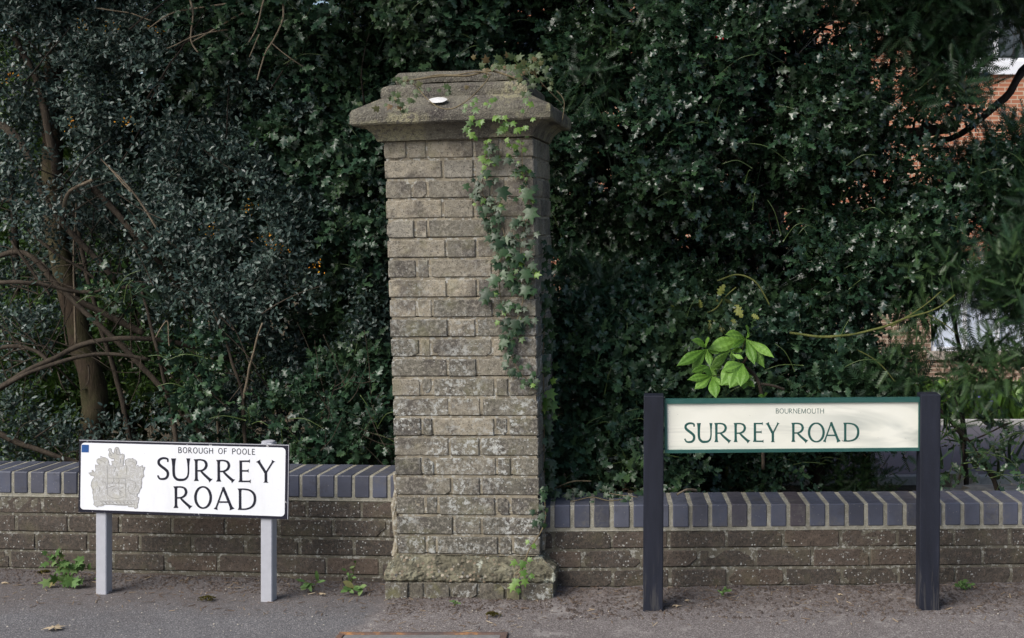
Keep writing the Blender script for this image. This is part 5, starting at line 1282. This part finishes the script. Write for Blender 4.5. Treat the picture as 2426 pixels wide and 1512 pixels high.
it = [(1340,1170,22,130,5.02,.3),(1320,1165,20,200,5.03,.3),(1400,1188,16,160,4.98,.3),(1475,1184,18,150,4.98,.3),(1430,1172,16,90,5.0,.3),(1380,1165,16,200,5.02,.3),(1490,1176,16,220,5,.3),(1300,1150,20,180,5.04,.3),(1310,1185,14,180,5.0,.3)]
ivy_set('leaves', it + [(random.uniform(1295, 1510), random.gauss(1168, 9), random.uniform(11, 19), random.uniform(90, 270), 5.06, .3) for i in range(30)], M['ivy'], iv4)
# dry twig on the coping beside the navy post
m_ = MB(); P = [at(1603,1172,4.99), at(1617,1164,5.0), at(1630,1160,5.02), at(1650,1162,5.06)]; m_.tube(spline(P, 5), [.004]*8 + [.005]*8, 7, wob=.3); 
tag(rebase(m_.build('twig', M['twig'], smooth=True)), 'short dry twig lying on the coping beside the left navy post', 'twig')

# ------------------------------------------------------------------ horse chestnut sapling
def leaflet(mb, hub, tip, wd, nrm_, sag=.12, vary=.5):
    """obovate pointed leaflet from hub to tip, pleated along its veins"""
    hub = Vector(hub); tip = Vector(tip); ax = tip - hub; L_ = ax.length; ax.normalize(); side = ax.cross(nrm_).normalized(); up_ = side.cross(ax).normalized()
    n = 16; vs = []; prof = [0, .10, .2, .33, .48, .64, .80, .95, 1.08, 1.16, 1.18, 1.10, .95, .74, .48, .20, 0]
    for i in range(n + 1):
        t_ = i / n; w_ = wd * .76 * L_ * .5 * prof[i]; c = hub.lerp(tip, t_) + up_ * (sag * L_ * math.sin(math.pi * t_) * .6)
        z_ = .006 * L_ * (1 if i % 2 else -1) * min(1, prof[i])
        vs += [c - side * w_ + up_ * (z_ - .10 * w_), c - side * w_ * .5 + up_ * (z_ * .8 + .12 * w_), c, c + side * w_ * .5 + up_ * (z_ * .8 + .12 * w_), c + side * w_ + up_ * (z_ - .10 * w_)]
    fs = [(5*i+k, 5*i+k+1, 5*i+k+6, 5*i+k+5) for i in range(n) for k in range(4)]
    mb.add(vs, fs, vary)
def Z4(x, y, d): return at((2550 + x / 3.78) * .61454, (1200 + y / 3.78) * .61454, d)
hc = empty('chestnut_sapling', at(1760, 1130, 5.35), 'bright green young horse chestnut leaves fanned out just above the cream name plate', 'sapling'); hc.location.z = 0.0
leaves = [
 ((660,548), 5.16, [(215,800,.30,.05),(440,845,.42,.0),(705,805,.36,-.02),(430,420,.28,.08),(700,400,.40,.06),(830,625,.34,.0)]),
 ((1222,405), 5.18, [(665,560,.40,.02),(920,345,.30,.10),(1215,215,.34,.08),(1355,785,.38,-.03),(1500,830,.34,.0),(1642,680,.28,.03),(1010,545,.3,.05)]),
 ((735,945), 5.08, [(368,1000,.30,.02),(475,1140,.42,-.02),(792,1275,.44,-.04),(590,845,.40,.05),(865,1080,.40,.0)]),
 ((1010,570), 5.22, [(720,595,.28,.02),(710,840,.36,.0),(1190,590,.3,.03),(1055,745,.38,.0)]),
 ((1205,1000), 5.14, [(1322,955,.34,.02),(1355,1105,.38,-.02),(1190,1142,.40,-.02)]),
 ((1190,765), 5.10, [(862,1085,.62,-.03),(985,1125,.52,-.04),(1150,1100,.55,-.04),(880,860,.5,.02)]),
 ((700,800), 5.26, [(430,890,.4,.02),(560,900,.4,.0),(800,980,.42,.0),(880,830,.5,.02)]),
 ((1500,1235), 5.2, [(1400,1235,.3,.0),(1510,1180,.4,.0)])]
for hub, d, tips in leaves:
    mb = MB(); hp = Z4(hub[0], hub[1], d)
    for (tx, ty, wd_, dz) in tips:
        tp = Z4(tx, ty, d - .05 - abs(dz)); leaflet(mb, hp, tp, wd_, Vector((random.uniform(-.15, .15), -1, .35 + random.uniform(-.1, .2))), .16, random.random())
    mb.build('leaf', M['chestnut'], hc, smooth=False)
tp = Z4(1020,625,5.02); mb = MB(); leaflet(mb, tp, Z4(1190,692,5.0), .42, Vector((0,-1,.5)), .1, 1.0); mb.build('leaf', M['chestnut'], hc)
m_ = MB()
for a, b in (((1222,405,5.18),(1110,755,5.2)), ((745,680,5.18),(862,900,5.22)), ((1205,1000,5.14),(1200,860,5.25)), ((735,945,5.08),(900,930,5.2))):
    m_.tube(spline([Z4(*a), Z4(*b)], 5), .0022, 6)
m_.split('leaf_stalk', M['twig_green'], hc)
m_ = MB(); m_.tube(spline([Z4(1270,615,5.2), Z4(1215,720,5.2), Z4(1185,790,5.25), Z4(1350,930,5.35), Z4(1450,1180,5.36), Z4(1470,1700,5.36), Z4(1480,2300,5.36)], 5), [.006]*12 + [.008]*19, 7); m_.build('stem', M['twig_brown'], hc, smooth=True)
m_ = MB(); m_.tube(spline([Z4(1440,1060,5.34), Z4(1600,1080,5.34), Z4(1790,1140,5.34)], 5), .006, 7); m_.build('side_twig', M['twig_brown'], hc, smooth=True)

# ------------------------------------------------------------------ weeds at the wall foot
def weed(px, py, hgt, n, label, T, size, up=1.0, d=None, lean=0.0, spread=1.0):
    d = d or H0 * F / (py - CY); c = at(px, py, d); c.z = 0.012
    r0 = empty('weed', c, label, 'weed', 'weeds at the wall foot'); m_ = MB(); pos = []; yd = []; vs_ = []
    ns = max(3, n // 6)
    for s_ in range(ns):
        a = 2 * math.pi * (s_ + random.random() * .5) / ns; e = c + Vector((math.cos(a) * hgt * .6 * spread + lean, -abs(math.sin(a)) * hgt * .35, hgt * (random.uniform(.35, 1) if up > .5 else .15)))
        P = spline([c, c.lerp(e, .5) + Vector((0, 0, hgt * .15)), e], 4); m_.tube(P, .0014, 5)
        k = n // ns
        for i in range(k):
            q = P[min(len(P) - 1, int((i + 1.5) / (k + .5) * (len(P) - 1)))]; pos.append(list(q)); b = random.uniform(0, 6.28)
            yd.append([math.cos(b) * 1.0 + (e - c).x * 3, -.45 + random.uniform(-.3, .2), .25 + .5 * math.sin(b)])
    m_.split('stem', M['twig_green'], r0); m = len(pos)
    x, y, z = frames(np.array(yd), np.array([[random.uniform(-.3, .3), -.8, .8] for _ in range(m)]))
    scatter('leaves', T, np.array(pos), x, y, z, size * rng.uniform(.6, 1.15, m), rng.uniform(0, 1, m), M['weed'], r0)
weed(165, 1375, .15, 46, 'tall leafy weed against the left wall, left of the grey post', IVY, .036, d=5.04)
weed(160, 1380, .07, 16, 'low outer rosette at the foot of the tall weed', IVY, .040, .3, d=4.98, spread=1.6)
weed(742, 1392, .05, 10, 'small bright green seedling midway between the grey post and the pillar', LONG, .042, d=4.92)
weed(845, 1385, .06, 14, 'flat broad leaved weed beside the left foot of the pillar', OVAL, .045, .3, d=4.90, spread=1.3)
weed(832, 1375, .10, 12, 'narrow upright weed leaning on the wall beside the pillar', OVAL, .022, d=4.95, spread=.35)
weed(478, 1365, .03, 6, 'tiny seedling at the wall foot under the white name plate', OVAL, .016)
weed(1077, 1443, .025, 8, 'tiny bright weed in the pavement in front of the pillar', OVAL, .018)
weed(1710, 1418, .03, 9, 'small clover like weed between the navy posts', OVAL, .024)
weed(2283, 1403, .05, 14, 'small pale green weed right of the navy post', IVY, .026)
weed(238, 1370, .02, 5, 'speck of green seedling right beside the left grey post', OVAL, .014, d=5.05)
# moss cushions and fallen leaves, each a thing
for (px, py, r_, lab) in ((1164, 1462, .026, 'brown green moss cushion in front of the pillar'), (490, 1424, .035, 'thin dark moss patch between the two grey posts'), (105, 1362, .03, 'olive moss smear at the wall foot near the tall weed')):
    d = H0 * F / (py - CY); c = at(px, py, d); m = 260; a = rng.uniform(0, 6.28, m); rr_ = np.sqrt(rng.uniform(0, 1, m)) * r_ * (.62 + .38 * np.sin(a * 2 + px) * np.cos(a * 3))
    pos = np.stack([c.x + np.cos(a)*rr_*1.25, c.y + np.sin(a)*rr_*.9, .004 + .010 * (1 - (rr_/r_)**2)], 1); x, y, z = frames(nrm(np.stack([rng.normal(size=m), rng.normal(size=m), np.full(m, 1.0)], 1)), rng.normal(size=(m, 3)))
    tag(rebase(scatter('moss_cushion', LOW, pos, x, y, z, np.full(m, .008), rng.uniform(0, 1, m), M['moss'])), lab, 'moss', 'moss patches')
def maple(px, py, s_, rot, label):
    d = H0 * F / (py - CY); c = at(px, py, d); mb = MB(); o = V2(0,-1,.1,-.35,.55,-.55,.42,-.1,1,.1,.5,.3,.45,.75,.15,.5,0,.95,-.2,.45,-.6,.6,-.45,.2,-1,0,-.42,-.15,-.5,-.6,-.1,-.35)
    vs = [(c.x, c.y, .012)]; 
    for x, y in o: X = x*math.cos(rot)-y*math.sin(rot); Y = x*math.sin(rot)+y*math.cos(rot); vs.append((c.x + X*s_*1.3, c.y + Y*s_, .006 + .012 * abs(noise.noise(Vector((x*2, y*2, px))))))
    mb.add(vs, [(0, 1+i, 1+(i+1) % len(o)) for i in range(len(o))], 1.0)
    tag(rebase(mb.build('fallen_leaf', M['dry'])), label, 'leaf', 'fallen leaves on the pavement')
maple(128, 1492, .034, .5, 'large tan dry leaf at the bottom left of the pavement')
maple(12, 1385, .016, 1.2, 'brown curled leaf at the far left wall foot'); maple(765, 1412, .014, 2.2, 'small brown leaf beside the seedling left of the pillar')
maple(1628, 1427, .011, .3, 'pale narrow leaf just right of the left navy post'); maple(1600, 1440, .012, 2.0, 'pale curled leaf closest to the left navy post'); maple(1990, 1413, .011, 1.1, 'pale leaf scrap midway between the navy posts')
# litter: needles, crumbs and grit nobody could count
n = 1700; px_ = rng.uniform(-20, 2440, n); t_ = rng.uniform(0, 1, n) ** 2.0; X = (px_ - CX) * 4.8 / F
Y = np.array([wall_y(a) for a in X]) - .02 - t_ * .42; pos = np.stack([X, Y, np.array([pz(a, b) + .003 for a, b in zip(X, Y)])], 1)
a = rng.uniform(0, 6.28, n); x, y, z = frames(np.stack([np.cos(a), np.sin(a), rng.normal(size=n) * .12], 1), np.stack([rng.normal(size=n)*.4, rng.normal(size=n)*.4, np.ones(n)], 1))
NEED = tpl([(-.06,0,0),(.06,0,0),(.05,1,.03),(-.05,1,.03)], [(0,1,2),(0,2,3)])
tag(scatter('litter_needles', NEED, pos, x, y, z, rng.uniform(.008, .034, n), rng.uniform(0, 1, n) ** 1.3, M['dry']), 'dry needles, stalks and leaf crumbs scattered along the wall foot', 'litter', kind='stuff')
CR_ = tpl([(-.5,-.4,0),(.5,-.3,0),(.1,.55,0),(.05,0,.5)], [(0,1,3),(1,2,3),(2,0,3)])
n = 9000; X = rng.uniform(-2.9, 1.5, n); t_ = rng.uniform(0, 1, n) ** 1.6; span = np.where(X > -.35, .34, .16)
Y = np.array([wall_y(a) for a in X]) - .01 - t_ * span; pos = np.stack([X, Y, np.array([pz(a, b) for a, b in zip(X, Y)])], 1)
a = rng.uniform(0, 6.28, n); x, y, z = frames(np.stack([np.cos(a), np.sin(a), rng.normal(size=n) * .1], 1), np.stack([rng.normal(size=n)*.2, rng.normal(size=n)*.2, np.ones(n)], 1))
tag(scatter('soil_crumbs', CR_, pos, x, y, z, (.003 + .017 * rng.uniform(0, 1, n) ** 3) * np.where(X > -.35, 1.0, .7), rng.uniform(0, 1, n), M['path_soil']), 'brown soil crumbs heaped along the foot of the walls', 'soil', kind='stuff')
n = 260; X = rng.uniform(-2.9, 1.5, n); Y = rng.uniform(4.4, 4.95, n); pos = np.stack([X, Y, np.full(n, .004)], 1); a = rng.uniform(0, 6.28, n)
x, y, z = frames(np.stack([np.cos(a), np.sin(a), np.zeros(n)], 1), np.stack([np.zeros(n), np.zeros(n), np.ones(n)], 1))
tag(scatter('pale_grit', CR_, pos, x, y, z, rng.uniform(.003, .008, n), rng.uniform(.7, 1, n), M['rock']), 'pale grit strewn over the pavement', 'grit', kind='stuff')
